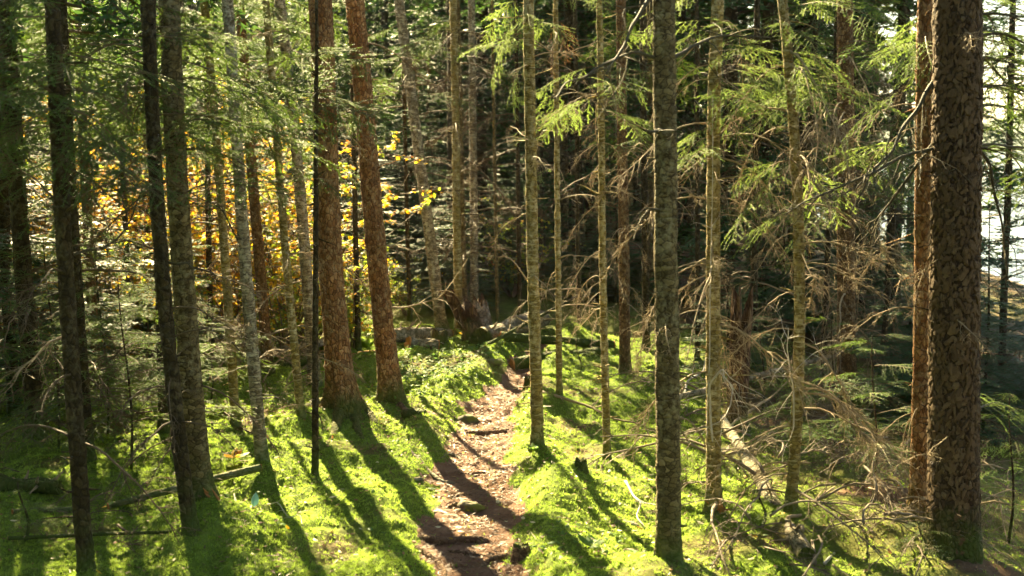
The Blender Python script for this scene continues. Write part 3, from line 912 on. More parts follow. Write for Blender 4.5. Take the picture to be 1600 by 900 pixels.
# the look-alike trunks further back
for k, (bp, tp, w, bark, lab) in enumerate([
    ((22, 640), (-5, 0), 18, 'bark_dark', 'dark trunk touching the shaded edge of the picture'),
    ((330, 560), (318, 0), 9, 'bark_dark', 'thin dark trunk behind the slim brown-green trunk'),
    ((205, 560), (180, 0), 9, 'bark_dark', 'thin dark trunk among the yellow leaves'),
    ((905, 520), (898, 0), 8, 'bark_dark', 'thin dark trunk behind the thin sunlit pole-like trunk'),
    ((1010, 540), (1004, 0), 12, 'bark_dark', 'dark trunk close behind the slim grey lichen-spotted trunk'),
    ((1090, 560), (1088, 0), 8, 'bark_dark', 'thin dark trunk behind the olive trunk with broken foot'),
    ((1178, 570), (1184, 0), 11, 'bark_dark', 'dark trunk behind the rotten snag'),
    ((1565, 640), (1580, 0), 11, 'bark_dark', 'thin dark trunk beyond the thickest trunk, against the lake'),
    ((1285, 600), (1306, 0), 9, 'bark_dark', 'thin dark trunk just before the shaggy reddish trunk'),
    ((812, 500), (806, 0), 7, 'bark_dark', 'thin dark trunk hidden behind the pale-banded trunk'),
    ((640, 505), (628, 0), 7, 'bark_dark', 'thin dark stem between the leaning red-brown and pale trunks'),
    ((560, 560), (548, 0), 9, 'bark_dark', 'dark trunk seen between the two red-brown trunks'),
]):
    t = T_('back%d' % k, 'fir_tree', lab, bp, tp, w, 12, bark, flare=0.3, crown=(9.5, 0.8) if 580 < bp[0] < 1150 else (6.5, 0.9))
    add_dead(t, 10, 60, bp[1] - 60, 0.5, 1.0, DEAD_SHADED)

# dead limbs and green boughs on those trees
t = TREES
for key, n, y0, y1, l0, l1, cur in [
    ('big', 7, 20, 520, 0.15, 0.45, 0), ('big2', 7, 20, 520, 0.2, 0.6, 0), ('path', 9, 10, 560, 0.12, 0.5, 0), ('pole_a', 18, 0, 500, 0.2, 0.6, 0),
    ('pole_b', 18, 0, 500, 0.2, 0.6, 1), ('twisted', 28, 30, 640, 0.35, 0.85, 1), ('bent', 30, 60, 760, 0.4, 0.9, 1), ('fuzzy', 30, 60, 600, 0.5, 1.1, 1),
    ('orange', 16, 100, 760, 0.3, 0.6, 1), ('lean_dark', 16, 40, 520, 0.4, 0.9, 0), ('curve', 16, 40, 540, 0.4, 0.8, 1), ('front', 8, 60, 760, 0.08, 0.3, 0),
    ('right', 5, 60, 800, 0.15, 0.4, 0), ('sapling', 8, 120, 640, 0.1, 0.3, 0), ('lit_left', 14, 100, 640, 0.15, 0.5, 0), ('thin_left', 14, 60, 600, 0.2, 0.55, 0),
    ('brown_left', 12, 180, 540, 0.3, 0.7, 0), ('slim_left', 12, 100, 600, 0.3, 0.6, 0), ('pair_grey', 12, 100, 740, 0.3, 0.7, 0), ('pair_dark', 14, 60, 800, 0.2, 0.55, 0),
    ('behind_pair', 14, 200, 640, 0.3, 0.7, 0), ('front_left', 16, 60, 840, 0.3, 0.7, 0), ('behind_left', 14, 60, 660, 0.3, 0.8, 0), ('far_left', 16, 60, 640, 0.4, 0.9, 0),
    ('brown_edge', 12, 100, 560, 0.4, 0.8, 0), ('birch', 10, 40, 460, 0.3, 0.8, 0), ('back_a', 14, 40, 460, 0.4, 0.9, 0), ('back_b', 10, 60, 460, 0.4, 0.9, 0),
    ('back_c', 14, 60, 460, 0.4, 0.9, 0), ('back_d', 12, 60, 460, 0.4, 0.8, 0), ('red_back', 10, 60, 520, 0.3, 0.7, 1), ('grey_lean', 12, 40, 560, 0.4, 0.8, 0)]:
    add_dead(t[key], n, y0, y1, l0, l1, DEAD_CURLY if cur else DEAD_SHADED if key in ('front_left', 'behind_left', 'far_left', 'pair_grey', 'pair_dark', 'behind_pair', 'brown_edge', 'slim_left', 'back_a', 'back_b', 'back_c', 'back_d', 'birch') else DEAD)

for key, n, y0, y1, l0, l1 in [
    ('front_left', 14, -30, 240, 0.5, 1.0), ('behind_left', 14, -30, 220, 0.6, 1.1), ('far_left', 18, -30, 360, 0.7, 1.2), ('pair_dark', 13, -30, 210, 0.4, 0.85),
    ('pair_grey', 13, -30, 210, 0.5, 1.0), ('behind_pair', 14, -20, 200, 0.6, 1.1), ('slim_left', 12, -20, 210, 0.5, 1.0), ('lit_left', 9, -20, 280, 0.35, 0.7),
    ('thin_left', 8, -20, 260, 0.4, 0.8), ('brown_left', 8, 0, 280, 0.5, 1.0), ('brown_edge', 8, 0, 200, 0.6, 1.2), ('grey_lean', 7, -20, 200, 0.5, 1.0),
    ('sapling', 5, 60, 180, 0.2, 0.5), ('big2', 3, -20, 120, 0.4, 0.7), ('birch', 5, -20, 150, 0.5, 1.0), ('back_a', 3, -20, 90, 0.5, 0.9), ('back_c', 4, -20, 120, 0.5, 0.9), ('back_b', 2, 0, 100, 0.5, 0.8),
    ('red_back', 8, -20, 240, 0.5, 1.0), ('fuzzy', 18, -20, 360, 0.6, 1.2), ('lean_dark', 15, -20, 330, 0.6, 1.1), ('curve', 14, -20, 350, 0.5, 1.0)]:
    add_boughs(t[key], n, y0, y1, l0, l1)
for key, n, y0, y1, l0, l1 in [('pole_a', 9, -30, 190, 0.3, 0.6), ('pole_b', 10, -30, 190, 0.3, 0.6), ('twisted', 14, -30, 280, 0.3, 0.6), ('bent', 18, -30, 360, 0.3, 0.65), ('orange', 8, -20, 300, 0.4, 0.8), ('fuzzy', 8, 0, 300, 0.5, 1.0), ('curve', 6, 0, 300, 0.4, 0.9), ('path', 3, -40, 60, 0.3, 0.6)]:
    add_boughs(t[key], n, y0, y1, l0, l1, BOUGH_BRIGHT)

# single limbs the photograph shows plainly
px_branch(t['front'], [(1030, 92), (985, 80), (930, 105), (885, 135), (866, 155)], 0.008, -0.5, 10, seed=3)
px_branch(t['front'], [(1030, -30), (1006, 10), (985, 60), (958, 95), (945, 115)], 0.010, -0.4, 8, seed=4)
px_branch(t['front'], [(1045, 95), (1080, 70), (1130, 55), (1200, 62)], 0.010, 0.4, 8, seed=5)
px_branch(t['front'], [(1040, 202), (1010, 204)], 0.012, -0.2, 1, seed=6)
px_branch(t['front'], [(1040, 330), (1012, 326)], 0.010, -0.1, 1, seed=7)
px_branch(t['right'], [(1470, 110), (1440, 160), (1405, 215), (1365, 275), (1325, 335)], 0.011, -0.3, 12, seed=8)
px_branch(t['right'], [(1470, 230), (1420, 238), (1350, 275), (1290, 300), (1228, 334)], 0.009, -0.5, 14, seed=9)
px_branch(t['right'], [(1470, 210), (1430, 260), (1380, 330), (1360, 360)], 0.010, 0.3, 10, seed=10)
px_branch(t['right'], [(1500, 215), (1545, 245), (1560, 320), (1572, 400), (1570, 450)], 0.010, 0.3, 10, seed=11)
for k, y in enumerate((22, 58, 92, 135, 165, 225)):
    px_branch(t['right'], [(1500, y + 4), (1560, y - 4), (1625, y + 14), (1690, y + 40)], 0.009, 0.2 + 0.25 * k, 12, seed=12 + k)
px_branch(t['twisted'], [(1118, 730), (1110, 640), (1112, 590), (1127, 575), (1142, 600), (1140, 640)], 0.007, -0.3, 6, 'stick_grey', seed=31)
px_branch(t['twisted'], [(1106, 800), (1106, 600), (1110, 400), (1116, 150)], 0.006, -0.06, 6, 'stick_grey', seed=32)
px_branch(t['bent'], [(1240, 700), (1238, 620), (1236, 560), (1231, 510)], 0.006, -0.2, 10, 'stick_grey', seed=33)
px_branch(t['lit_left'], [(384, 400), (350, 330), (300, 300), (262, 294)], 0.006, -0.3, 6, seed=34)
px_branch(t['pair_dark'], [(262, 410), (290, 414), (305, 422)], 0.006, -0.2, 2, seed=35)
px_branch(t['front_left'], [(105, 400), (150, 390), (190, 370), (222, 300)], 0.008, 0.2, 6, seed=36)
px_branch(t['front_left'], [(112, 520), (60, 545), (20, 590)], 0.007, -0.2, 8, 'twig', seed=37)
px_branch(t['big2'], [(606, 480), (640, 480), (680, 470), (694, 455), (697, 440)], 0.008, -0.3, 5, 'twig', seed=38)

# green sprays the photograph shows plainly
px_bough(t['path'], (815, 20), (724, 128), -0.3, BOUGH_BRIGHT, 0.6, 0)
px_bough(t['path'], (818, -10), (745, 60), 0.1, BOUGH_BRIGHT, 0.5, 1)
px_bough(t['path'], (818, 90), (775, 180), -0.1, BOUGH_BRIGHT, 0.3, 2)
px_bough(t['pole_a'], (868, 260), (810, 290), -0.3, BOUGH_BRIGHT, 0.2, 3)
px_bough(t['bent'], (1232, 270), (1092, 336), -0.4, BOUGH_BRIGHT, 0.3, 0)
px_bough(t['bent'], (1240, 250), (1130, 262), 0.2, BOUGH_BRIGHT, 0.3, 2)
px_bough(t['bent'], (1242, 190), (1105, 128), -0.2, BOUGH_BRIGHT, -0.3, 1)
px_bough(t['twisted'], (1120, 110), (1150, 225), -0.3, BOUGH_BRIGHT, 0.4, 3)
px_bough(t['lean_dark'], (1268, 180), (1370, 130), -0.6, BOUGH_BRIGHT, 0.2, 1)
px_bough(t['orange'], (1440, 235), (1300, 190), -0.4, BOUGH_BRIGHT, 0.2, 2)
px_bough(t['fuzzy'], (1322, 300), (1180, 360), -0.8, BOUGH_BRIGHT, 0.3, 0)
px_bough(t['pair_dark'], (240, 260), (300, 170), -0.3, BOUGH, 0.4, 1)
px_bough(t['pair_dark'], (240, 240), (330, 250), -0.3, BOUGH, 0.4, 2)
px_bough(t['pair_grey'], (280, 310), (420, 230), -0.6, BOUGH, 0.4, 3)
px_bough(t['slim_left'], (330, 160), (470, 110), -0.8, BOUGH, 0.5, 4)
px_bough(t['slim_left'], (335, 190), (540, 160), -1.0, BOUGH, 0.5, 5)
px_bough(t['thin_left'], (425, 100), (580, 90), -0.6, BOUGH, 0.5, 0)
px_bough(t['big'], (505, 170), (610, 190), -0.5, BOUGH, 0.5, 2)
px_bough(t['front_left'], (95, 160), (190, 240), -0.4, BOUGH, 0.4, 3)
px_bough(t['front_left'], (90, 60), (10, 140), -0.4, BOUGH, 0.4, 2)
px_bough(t['front_left'], (100, 260), (210, 310), -0.4, BOUGH, 0.4, 1)
px_bough(t['red_back'], (972, 280), (960, 320), -0.2, BOUGH_DEAD, 0.4, 1)
px_bough(t['pole_a'], (870, 60), (835, 130), -0.2, BOUGH_DEAD, 0.4, 0)
px_bough(t['pole_a'], (870, 20), (880, 110), -0.2, BOUGH_DEAD, 0.4, 1)
for k, y in enumerate((10, 48, 90, 130, 178, 235, 300)):
    px_bough(t['right'], (1505, y), (1640, y + 10 + 12 * (k % 3)), 0.3 + 0.3 * (k % 3), BOUGH, 0.5 - 0.3 * (k % 4), k)
add_boughs(t['back7'], 14, 0, 420, 0.5, 1.0)
px_bough(t['right'], (1520, 640), (1600, 620), 0.6, BOUGH_BRIGHT, 0.4, 1)


# bark plates on the thickest trunk
def plate_mesh(seed, n=7):
    rng = np.random.default_rng(seed); th = np.sort(rng.uniform(0, 2 * np.pi, n)); th = np.linspace(0, 2 * np.pi, n, endpoint=False) + rng.uniform(-0.25, 0.25, n)
    ry = 0.5 * rng.uniform(0.5, 1.25, n); u, w = np.cos(th) * ry, np.sin(th) * ry
    base = np.stack((u, w, np.full(n, -0.10) - 0.25 * u ** 2 * 0), -1); top = np.stack((u * 0.86, w * 0.86, rng.uniform(0.10, 0.24, n)), -1)
    v = np.concatenate((base, top, [[0, 0, 0.24]]))
    j = np.arange(n); k = (j + 1) % n
    f = np.concatenate((np.stack((j, k, k + n), -1), np.stack((j, k + n, j + n), -1), np.stack((j + n, k + n, np.full(n, 2 * n)), -1)))
    mb = MB(); mb.add(v, f); return mb.mesh('bark_plate', M['bark_plate'], False)


PLATES = [plate_mesh(400 + k) for k in range(8)]


def bark_plates(t, n, n_own, z0, z1, a0, a1):
    rng = np.random.default_rng(77); got = []
    while len(got) < n:
        best = None
        for _ in range(16):
            z = rng.uniform(z0, z1); a = rng.uniform(a0, a1); r = float(t.r_of(np.array([z]))[0])
            d = min([math.hypot((a - b) * r * 1.3, z - c) for b, c, _ in got], default=9)
            if best is None or d > best[0]: best = (d, a, z, r)
        got.append((best[1], best[2], best[3]))
    face = R(270) - 0.25
    got.sort(key=lambda q: abs(q[0] - face) + (5 if q[1] < 0.12 else 0))
    rest = MB()
    for k, (a, z, r) in enumerate(got):
        p = axis_at(t, z); nrm = Vector((math.cos(a), math.sin(a), 0)); tan = Vector((-math.sin(a), math.cos(a), 0))
        m = Matrix((tan, Vector((0, 0, 1)), nrm)).transposed().to_4x4()
        m = Matrix.Translation(Vector(p) + nrm * (r * 1.0 + 0.001)) @ m @ Matrix.Rotation(rng.uniform(-0.22, 0.10), 4, 'X') @ Matrix.Rotation(rng.uniform(-0.6, 0.6), 4, 'Z') @ Matrix.Diagonal((rng.uniform(0.012, 0.046), rng.uniform(0.018, 0.080), rng.uniform(0.008, 0.030), 1))
        me = PLATES[int(rng.integers(8))]
        if k < n_own:
            o = obj('bark_plate', me, t.root); o.matrix_local = m
        else:
            v = np.empty(len(me.vertices) * 3, np.float32); me.vertices.foreach_get('co', v)
            f = np.empty(len(me.loops), np.int32); me.loops.foreach_get('vertex_index', f)
            mm = np.array(m); rest.add(v.reshape(-1, 3) @ mm[:3, :3].T + mm[:3, 3], f.reshape(-1, 3))
    o = obj('bark_scales', rest.mesh('bark_scales', M['bark_plate'], False), t.root); o['kind'] = 'stuff'


bark_plates(t['right'], 1250, 300, 0.02, 2.75, R(175), R(365))

# ------------------------------------------------------------------ background conifers
ANCHORS = [(35, 'the broad dark trunk at the shaded edge'), (107, 'the lichen-flecked trunk in deep shade'), (145, 'the brownish trunk before the yellow leaves'), (254, 'the crossing pair of trunks'),
           (352, 'the slim brown-green trunk'), (388, 'the lichen-whitened trunk'), (452, 'the thin olive trunk'), (520, 'the thicker red-brown trunk'), (589, 'the thinner red-brown trunk'),
           (660, 'the leaning pale trunk'), (712, 'the slender trunk near the stump'), (742, 'the broken stump'), (785, 'the fallen logs'), (830, 'the pale-banded trunk by the path'), (872, 'the thin pole-like trunk'),
           (938, 'the thin trunk on the brightest moss'), (974, 'the reddish trunk in shade'), (1042, 'the grey lichen-spotted trunk'), (1116, 'the olive trunk with broken foot'), (1155, 'the rotten snag'),
           (1245, 'the bent olive trunk'), (1323, 'the shaggy reddish trunk'), (1396, 'the thin curving trunk'), (1440, 'the orange-lit trunk'), (1490, 'the thickest dark trunk'), (1575, 'the bright gap beside the thickest trunk')]
ORD = ['first', 'second', 'third', 'fourth', 'fifth', 'sixth', 'seventh', 'eighth', 'ninth', 'tenth', 'eleventh', 'twelfth', 'thirteenth', 'fourteenth', 'fifteenth', 'sixteenth', 'seventeenth', 'eighteenth', 'nineteenth', 'twentieth']

ORD += ['twenty-' + q for q in ORD[:9]] + ['thirtieth'] + ['thirty-' + q for q in ORD[:9]] + ['fortieth'] + ['forty-' + q for q in ORD[:9]]


def anchor(px):
    return min(ANCHORS, key=lambda a: abs(a[0] - px))[1]


def label_by_depth(items, noun):
    groups = {}
    for root, px, y in items: groups.setdefault(anchor(px), []).append((y, root))
    for where, lst in groups.items():
        lst.sort(key=lambda q: q[0])
        for k, (y, root) in enumerate(lst):
            root['label'] = '%s %s straight behind %s, %s one back' % (root['size'], noun, where, ORD[min(k, len(ORD) - 1)])
            del root['size']


def background_trees():
    rng = np.random.default_rng(42); spots = []
    sx, sy = -SUN_DIR.x / SUN_DIR.y, 1.0
    tn = math.tan(R(SUN_EL)) / math.sqrt(sx * sx + 1)
    tries = 0
    spots += [(at_depth(q, 400, yy)[0], yy, q) for q, yy in ((18, 9.4), (62, 10.4), (-45, 8.6), (98, 9.6), (-100, 9.8))] + [(-0.7, 15.2, 712), (0.35, 15.6, 843)]  # last two conifers added for the shade they cast on the lake slope
    while len(spots) < 300 and tries < 30000:
        tries += 1
        y = 13.2 + 60 * rng.random() ** 1.7; px = rng.uniform(-260, 1680)
        p = at_depth(px, 400, y); x = p[0]
        if 600 < px < 1000 and y < 15: continue
        if px < -60 and y < 15: continue
        if px < 1080 and y > 45 and rng.random() < 0.5: continue
        if px > 1080 and y > 17 and rng.random() < (0.66 if px < 1330 else 0.9): continue
        if px > 1330 and rng.random() < 0.5: continue
        if px > 1470 and rng.random() < 0.9: continue
        if px < -20 and rng.random() < 0.75: continue
        if ground_base(x, y) < LAKE_Z + 0.3: continue
        if min([math.hypot(x - a, y - b) for a, b, *_ in spots], default=9) < 0.85: continue
        spots.append((x, y, px))
    ITEMS = []
    for i, (x, y, px) in enumerate(spots):
        z = gz(x, y)
        # the open gap in the canopy lets the sun in: only low young trees stand in its line
        H = rng.uniform(8, 14); gap = False
        if i < 5: H = rng.uniform(4.5, 6)
        shade = 5 <= i < 7
        if shade: H = 7.8
        for qx in np.linspace(-1.8, 1.25, 9):
            for qy in (6.0, 8.0, 10.3, 11.8):
                if not shade and abs(x - (qx - sx * (y - qy))) < 1.0:
                    H = min(H, max(tn * (y - (11.4 if abs(qx) < 0.9 else 10.3)) * rng.uniform(0.9, 1.1), 1.7)); gap = True
        for qx in np.linspace(-3.8, -1.4, 8):
            for qy in (10.6, 12.0):
                if i > 6 and abs(x - (qx - sx * (y - qy))) < 0.9:
                    H = min(H, max(tn * (y - 12.0) * rng.uniform(0.85, 1.1) + 0.9, 1.8)); gap = True
        if px < 330: region, where = 'a', 'in the shaded wood beyond the yellow-leaved bushes'
        elif px < 640: region, where = 'b', 'in the wood behind the two red-brown trunks'
        elif px < 1060: region, where = 'c', 'in the dark wood beyond the fallen logs'
        else: region, where = 'd', 'on the slope down to the lake'
        size = 'young low' if H < 5 else 'middle-sized' if H < 9 else 'tall'
        root = obj('conifer_tree', None, None, (x, y, z)); root.empty_display_size = 0.3
        root['size'] = size; ITEMS.append((root, px, y)); tag(root, None, 'tree', 'conifers ' + where)
        r0 = 0.012 * H * rng.uniform(0.6, 1.0); lean = rng.uniform(-0.03, 0.03); ph = rng.uniform(0, 9)
        ax = lambda q: np.stack((lean * q + 0.03 * np.sin(q * 0.8 + ph), 0.02 * np.cos(q * 0.7 + ph)), -1)
        me = trunk_mesh(ax, lambda q: np.maximum(r0 * np.clip(1 - q / H, 0, 1.05) ** 0.8, 0.004), H, M['bark_dark' if rng.random() < 0.7 else 'bark_grey'], 8, i, min(5, H * 0.8), 0.16, 0.05, 0.3)
        obj('trunk', me, root)
        lowc = 0.25 if (gap or i < 5 or rng.random() < 0.55) else rng.uniform(1.2, 3.0)
        if shade: lowc = 3.3
        ms = CROWN if rng.random() < 0.7 else CROWN_THIN
        c = obj('crown', ms[int(rng.integers(len(ms)))], root, (0, 0, lowc))
        w = rng.uniform(0.95, 1.45) * (0.75 + 0.05 * H); c.scale = (w, w, (H - lowc) / 6.0 * 1.02); c.rotation_euler = (0, 0, rng.uniform(0, 6.28))
        s = obj('dead_twigs', SNAGS[int(rng.integers(4))], root); k = rng.uniform(0.7, 1.1); s.scale = (k, k, min(1.0, H / 6)); s.rotation_euler = (0, 0, rng.uniform(0, 6.28))
        s['kind'] = 'stuff'
    label_by_depth(ITEMS, 'conifer')


background_trees()


def surrounding_wood():
    """the same wood goes on beside and behind the camera"""
    rng = np.random.default_rng(62); got = []; n = 0
    while len(got) < 84 and n < 4000:
        n += 1
        a = rng.uniform(0, 2 * np.pi); r = 3.2 + 15 * rng.random(); x, y = r * math.sin(a), r * math.cos(a)
        if abs(x) < 0.52 * y + 0.9 and y > -1: continue
        if abs(x) < 1.3 and y < 3: continue
        if y > 12.5 or x > 9 or (x > 2.2 and y > 3): continue
        if min([math.hypot(x - p, y - q) for p, q in got], default=9) < 1.15: continue
        got.append((x, y)); H = rng.uniform(8, 13)
        root = obj('conifer_tree', None, None, (x, y, gz(x, y))); root.empty_display_size = 0.3
        side = 'beside the view, towards the lake' if x > 1.5 and y > -1 else 'beside the view, on the shaded side' if y > -1 else 'back along the path'
        tag(root, 'tall conifer of the wood %s, out of the picture' % side, 'tree', 'conifers ' + side)
        r0 = 0.011 * H; lean = rng.uniform(-0.02, 0.02)
        me = trunk_mesh(lambda q: np.stack((lean * q, 0.02 * np.cos(q)), -1), lambda q: np.maximum(r0 * np.clip(1 - q / H, 0, 1.05) ** 0.8, 0.004), H, M['bark_dark'], 8, len(got), 5, 0.2, 0.05, 0.3)
        obj('trunk', me, root)
        c = obj('crown', CROWN[int(rng.integers(5))], root, (0, 0, 1.4)); w = rng.uniform(1.3, 1.8); c.scale = (w, w, (H - 1.4) / 6 * 1.02); c.rotation_euler = (0, 0, rng.uniform(0, 6.28))


surrounding_wood()


def understory():
    rng = np.random.default_rng(52); got = []
    zones = [(1130, 1640, 8.5, 17, 26, 'on the brushy slope near the lake'), (0, 330, 10.5, 14, 12, 'among the yellow bushes'), (640, 1060, 13.0, 17, 14, 'behind the fallen logs')]
    for x0, x1, y0, y1, n, where in zones:
        for k in range(n):
            px, y = rng.uniform(x0, x1), rng.uniform(y0, y1); p = at_depth(px, 400, y); x = p[0]; h = rng.uniform(0.7, 2.0)
            root = obj('understory_fir', None, None, (x, y, gz(x, y))); root['size'] = 'knee-high' if h < 1.1 else 'waist-high' if h < 1.6 else 'head-high'; got.append((root, px, y)); tag(root, None, 'young tree', 'fir saplings ' + where)
            mb = MB(); mb.tube([(0, 0, -0.05), (0.02, 0, h * 0.5), (0, 0.01, h)], (0.014, 0.01, 0.003), 6); obj('stem', mb.mesh('stem', M['bark_dark']), root)
            c = obj('crown', CROWN[int(rng.integers(5))], root, (0, 0, 0.08)); w = 0.35 + 0.22 * h; c.scale = (w, w, h / 6.0); c.rotation_euler = (0, 0, rng.uniform(0, 6.28))

    label_by_depth(got, 'fir sapling')


understory()

# ------------------------------------------------------------------ broad-leaved autumn bushes
def leaf_shape(kind):
    if kind == 'maple':
        ang = np.radians([0, 22, 40, 62, 82, 110, 140, 180, 220, 250, 278, 298, 320, 338]); rad = np.array([1.0, .55, .80, .45, .85, .5, .5, .18, .5, .5, .85, .45, .80, .55])
        p = np.stack((np.cos(ang) * rad * 0.55 + 0.45, np.sin(ang) * rad * 0.6, np.zeros(14)), -1); p[:, 2] = -0.25 * np.abs(p[:, 1])
        v = np.concatenate(([[0.42, 0, 0.02]], p)); n = 14
    else:
        x = np.array([0, .25, .55, .8, 1.0, .8, .55, .25]); w = np.array([0, .24, .28, .17, 0, -.17, -.28, -.24])
        p = np.stack((x, w, -0.35 * np.abs(w) - 0.15 * x ** 2), -1); v = np.concatenate(([[0.45, 0, 0.0]], p)); n = 8
    j = np.arange(n)
    return v, np.stack((np.zeros(n, int), j + 1, (j + 1) % n + 1), -1)


LEAF_MAPLE, LEAF_OVAL = leaf_shape('maple'), leaf_shape('oval')


def add_leaves(mb, P, D, size, rng, shape, mi, flat=0.6):
    v, f = shape; n = len(P)
    D = D / (np.linalg.norm(D, axis=1)[:, None] + 1e-9)
    up = np.array((0, 0, 1.0)) + rng.normal(0, 1 - flat, (n, 3)); s = np.cross(up, D); s /= np.linalg.norm(s, axis=1)[:, None] + 1e-9; u = np.cross(D, s)
    sz = (size * rng.uniform(0.6, 1.25, n))[:, None, None]
    V = P[:, None] + sz * (v[None, :, 0:1] * D[:, None] + v[None, :, 1:2] * s[:, None] + v[None, :, 2:3] * u[:, None])
    Fc = f[None] + (np.arange(n) * len(v))[:, None, None]
    mb.add(V.reshape(-1, 3), Fc.reshape(-1, 3), mi, np.repeat(rng.random(n), len(v)))


def make_bush(seed, H, spread, nst, nleaf, size, mats, shape, weights):
    rng = np.random.default_rng(seed); stems = MB(); fol = MB(); tips = []
    for k in range(nst):
        a = rng.uniform(0, 6.28); d = np.array((math.cos(a) * spread, math.sin(a) * spread, 1.0))
        m = twig_line((0, 0, -0.05), d, H * rng.uniform(0.7, 1.1), rng, 8, -0.02, 0.10)
        stems.tube(m, np.linspace(0.010, 0.003, 9), 4, cap=False)
        for q in range(9):
            j = int(rng.integers(2, 9)); b = rng.uniform(0, 6.28)
            tw = twig_line(m[j], (math.cos(b), math.sin(b), rng.uniform(-0.1, 0.6)), H * rng.uniform(0.12, 0.3), rng, 4, 0.06, 0.15)
            stems.tube(tw, np.linspace(0.004, 0.0015, 5), 3, cap=False); tips.append(tw)
    tips = np.array(tips); n = nleaf
    i = rng.integers(0, len(tips), n); j = rng.integers(1, 4, n); tt = rng.random(n)[:, None]
    P = tips[i, j] * (1 - tt) + tips[i, j + 1] * tt + rng.normal(0, 0.012, (n, 3)); D = rng.normal(0, 1, (n, 3)); D[:, 2] = -0.25 + 0.3 * D[:, 2]
    c = rng.choice(len(mats), n, p=weights)
    for q in range(len(mats)):
        s = c == q
        if s.any(): add_leaves(fol, P[s], D[s], size, rng, shape, q)
    return stems.mesh('stems', M['twig_dark']), fol.mesh('foliage', [M[m] for m in mats], False)


MIX = ['leaf_yellow', 'leaf_orange', 'leaf_green']
BUSH = [make_bush(500, 2.1, 0.5, 12, 3200, 0.058, MIX, LEAF_MAPLE, (.52, .18, .30)), make_bush(501, 1.9, 0.55, 11, 2700, 0.054, MIX, LEAF_OVAL, (.38, .06, .56)),
        make_bush(502, 1.9, 0.5, 11, 2600, 0.058, MIX, LEAF_MAPLE, (.42, .30, .28)), make_bush(503, 1.5, 0.6, 11, 1600, 0.048, MIX, LEAF_OVAL, (.12, .05, .83))]


def bush_at(px, py, k, s, label, rz=0.0, Y=None):
    p = hit(px, py) if Y is None else at_depth(px, py, Y)
    z = gz(p[0], p[1]); root = obj('bush', None, None, (p[0], p[1], z)); root.scale = (s, s, s); root.rotation_euler = (0, 0, rz)
    tag(root, label, 'bush', 'autumn bushes at the shaded side')
    st, fo = BUSH[k]
    o = obj('stems', st, root); obj('foliage', fo, o)


for k, (px, Y, kind, s, lab) in enumerate([
    (30, 11.0, 0, .9, 'yellow-leaved bush behind the broad dark trunk'), (95, 11.8, 2, 1.0, 'orange and yellow bush between the dark trunks at the shaded edge'),
    (165, 11.0, 0, 0.95, 'bright yellow bush around the brownish trunk in the shaded corner'), (208, 11.8, 0, 1.05, 'tall yellow bush glowing beside the crossing pair of trunks'),
    (225, 10.4, 1, 0.75, 'yellow-green bush at the foot of the crossing pair, further back'), (322, 11.0, 2, 0.8, 'orange-tinged bush behind the slim brown-green trunk'),
    (328, 11.9, 0, 1.0, 'golden and light green bush beyond the slim brown-green trunk'), (395, 12.0, 0, 0.95, 'yellow bush behind the brown trunk beside the tan log'),
    (440, 11.0, 1, 0.95, 'lime green bush with sunlit leaves beside the thin olive trunk'), (462, 11.6, 0, 0.9, 'yellow bush high behind the blurred leaning trunk'),
    (552, 11.4, 2, 0.52, 'orange-yellow bush seen between the two red-brown trunks'), (548, 11.2, 3, 0.7, 'low green bush between the two red-brown trunks'),
    (480, 11.2, 3, 0.7, 'low dark green bush behind the thicker red-brown trunk'), (120, 10.4, 2, 0.6, 'low orange-brown bush under the shaded trunks'),
    (375, 11.0, 2, 0.55, 'low brownish bush by the tan fallen log'), (800, 14.8, 3, 0.9, 'green leafy bush in the dark wood above the fallen logs'),
    (270, 12.6, 0, 1.2, 'large yellow bush filling the gap behind the crossing pair'), (60, 12.6, 0, 1.2, 'high golden bush deep in the shaded edge'),
    (635, 13.2, 3, 0.55, 'small yellow-green bush beyond the log pile')]):
    bush_at(px, 450, kind, s, lab, k * 1.7, Y)

# ------------------------------------------------------------------ moss and ground cover
def moss_carpet():
    rng = np.random.default_rng(9); n = 230000
    y = rng.uniform(4.3, 12.6, n); x = rng.uniform(-0.48, 0.46, n) * y
    m = path_mask(x, y)
    keep = (m < 0.35) | (rng.random(n) < 0.02)
    keep &= ~((vnoise(x * 2.2, y * 2.2, seed=61) > 0.45) & (rng.random(n) < 0.7))
    keep &= ~((x + 0.3 * vnoise(x * 2, y * 2, seed=43) > 1.5) & (rng.random(n) < 0.8))
    x, y = x[keep], y[keep]; n = len(x)
    z, _ = ground_fine(x, y, np.ones(n))
    P = np.stack((x, y, z - 0.004), -1)
    nb = 5
    P = np.repeat(P, nb, 0); N = len(P)
    a = rng.uniform(0, 2 * np.pi, N); el = rng.uniform(0.35, 1.4, N); L = rng.uniform(0.010, 0.023, N) * np.repeat(rng.uniform(0.7, 1.4, n), nb)
    d = np.stack((np.cos(a) * np.cos(el), np.sin(a) * np.cos(el), np.sin(el)), -1)
    w = np.cross(d, rng.normal(0, 1, (N, 3))); w /= np.linalg.norm(w, axis=1)[:, None] + 1e-9
    wd = 0.0022
    v = np.stack((P - w * wd, P + w * wd, P + d * L[:, None]), 1).reshape(-1, 3)
    f = np.arange(N * 3).reshape(-1, 3)
    big = 0.5 + 0.5 * vnoise(x * 1.3, y * 1.3, seed=62)
    tint = np.repeat(np.repeat(np.clip(0.30 + 0.5 * big + rng.uniform(-0.12, 0.15, n), 0, 1), nb), 3)
    mb = MB(); mb.add(v, f, 0, tint)
    tag(obj('moss', mb.mesh('moss', M['moss'], False)), 'thick bright green moss covering the forest floor', 'moss', kind='stuff')


moss_carpet()


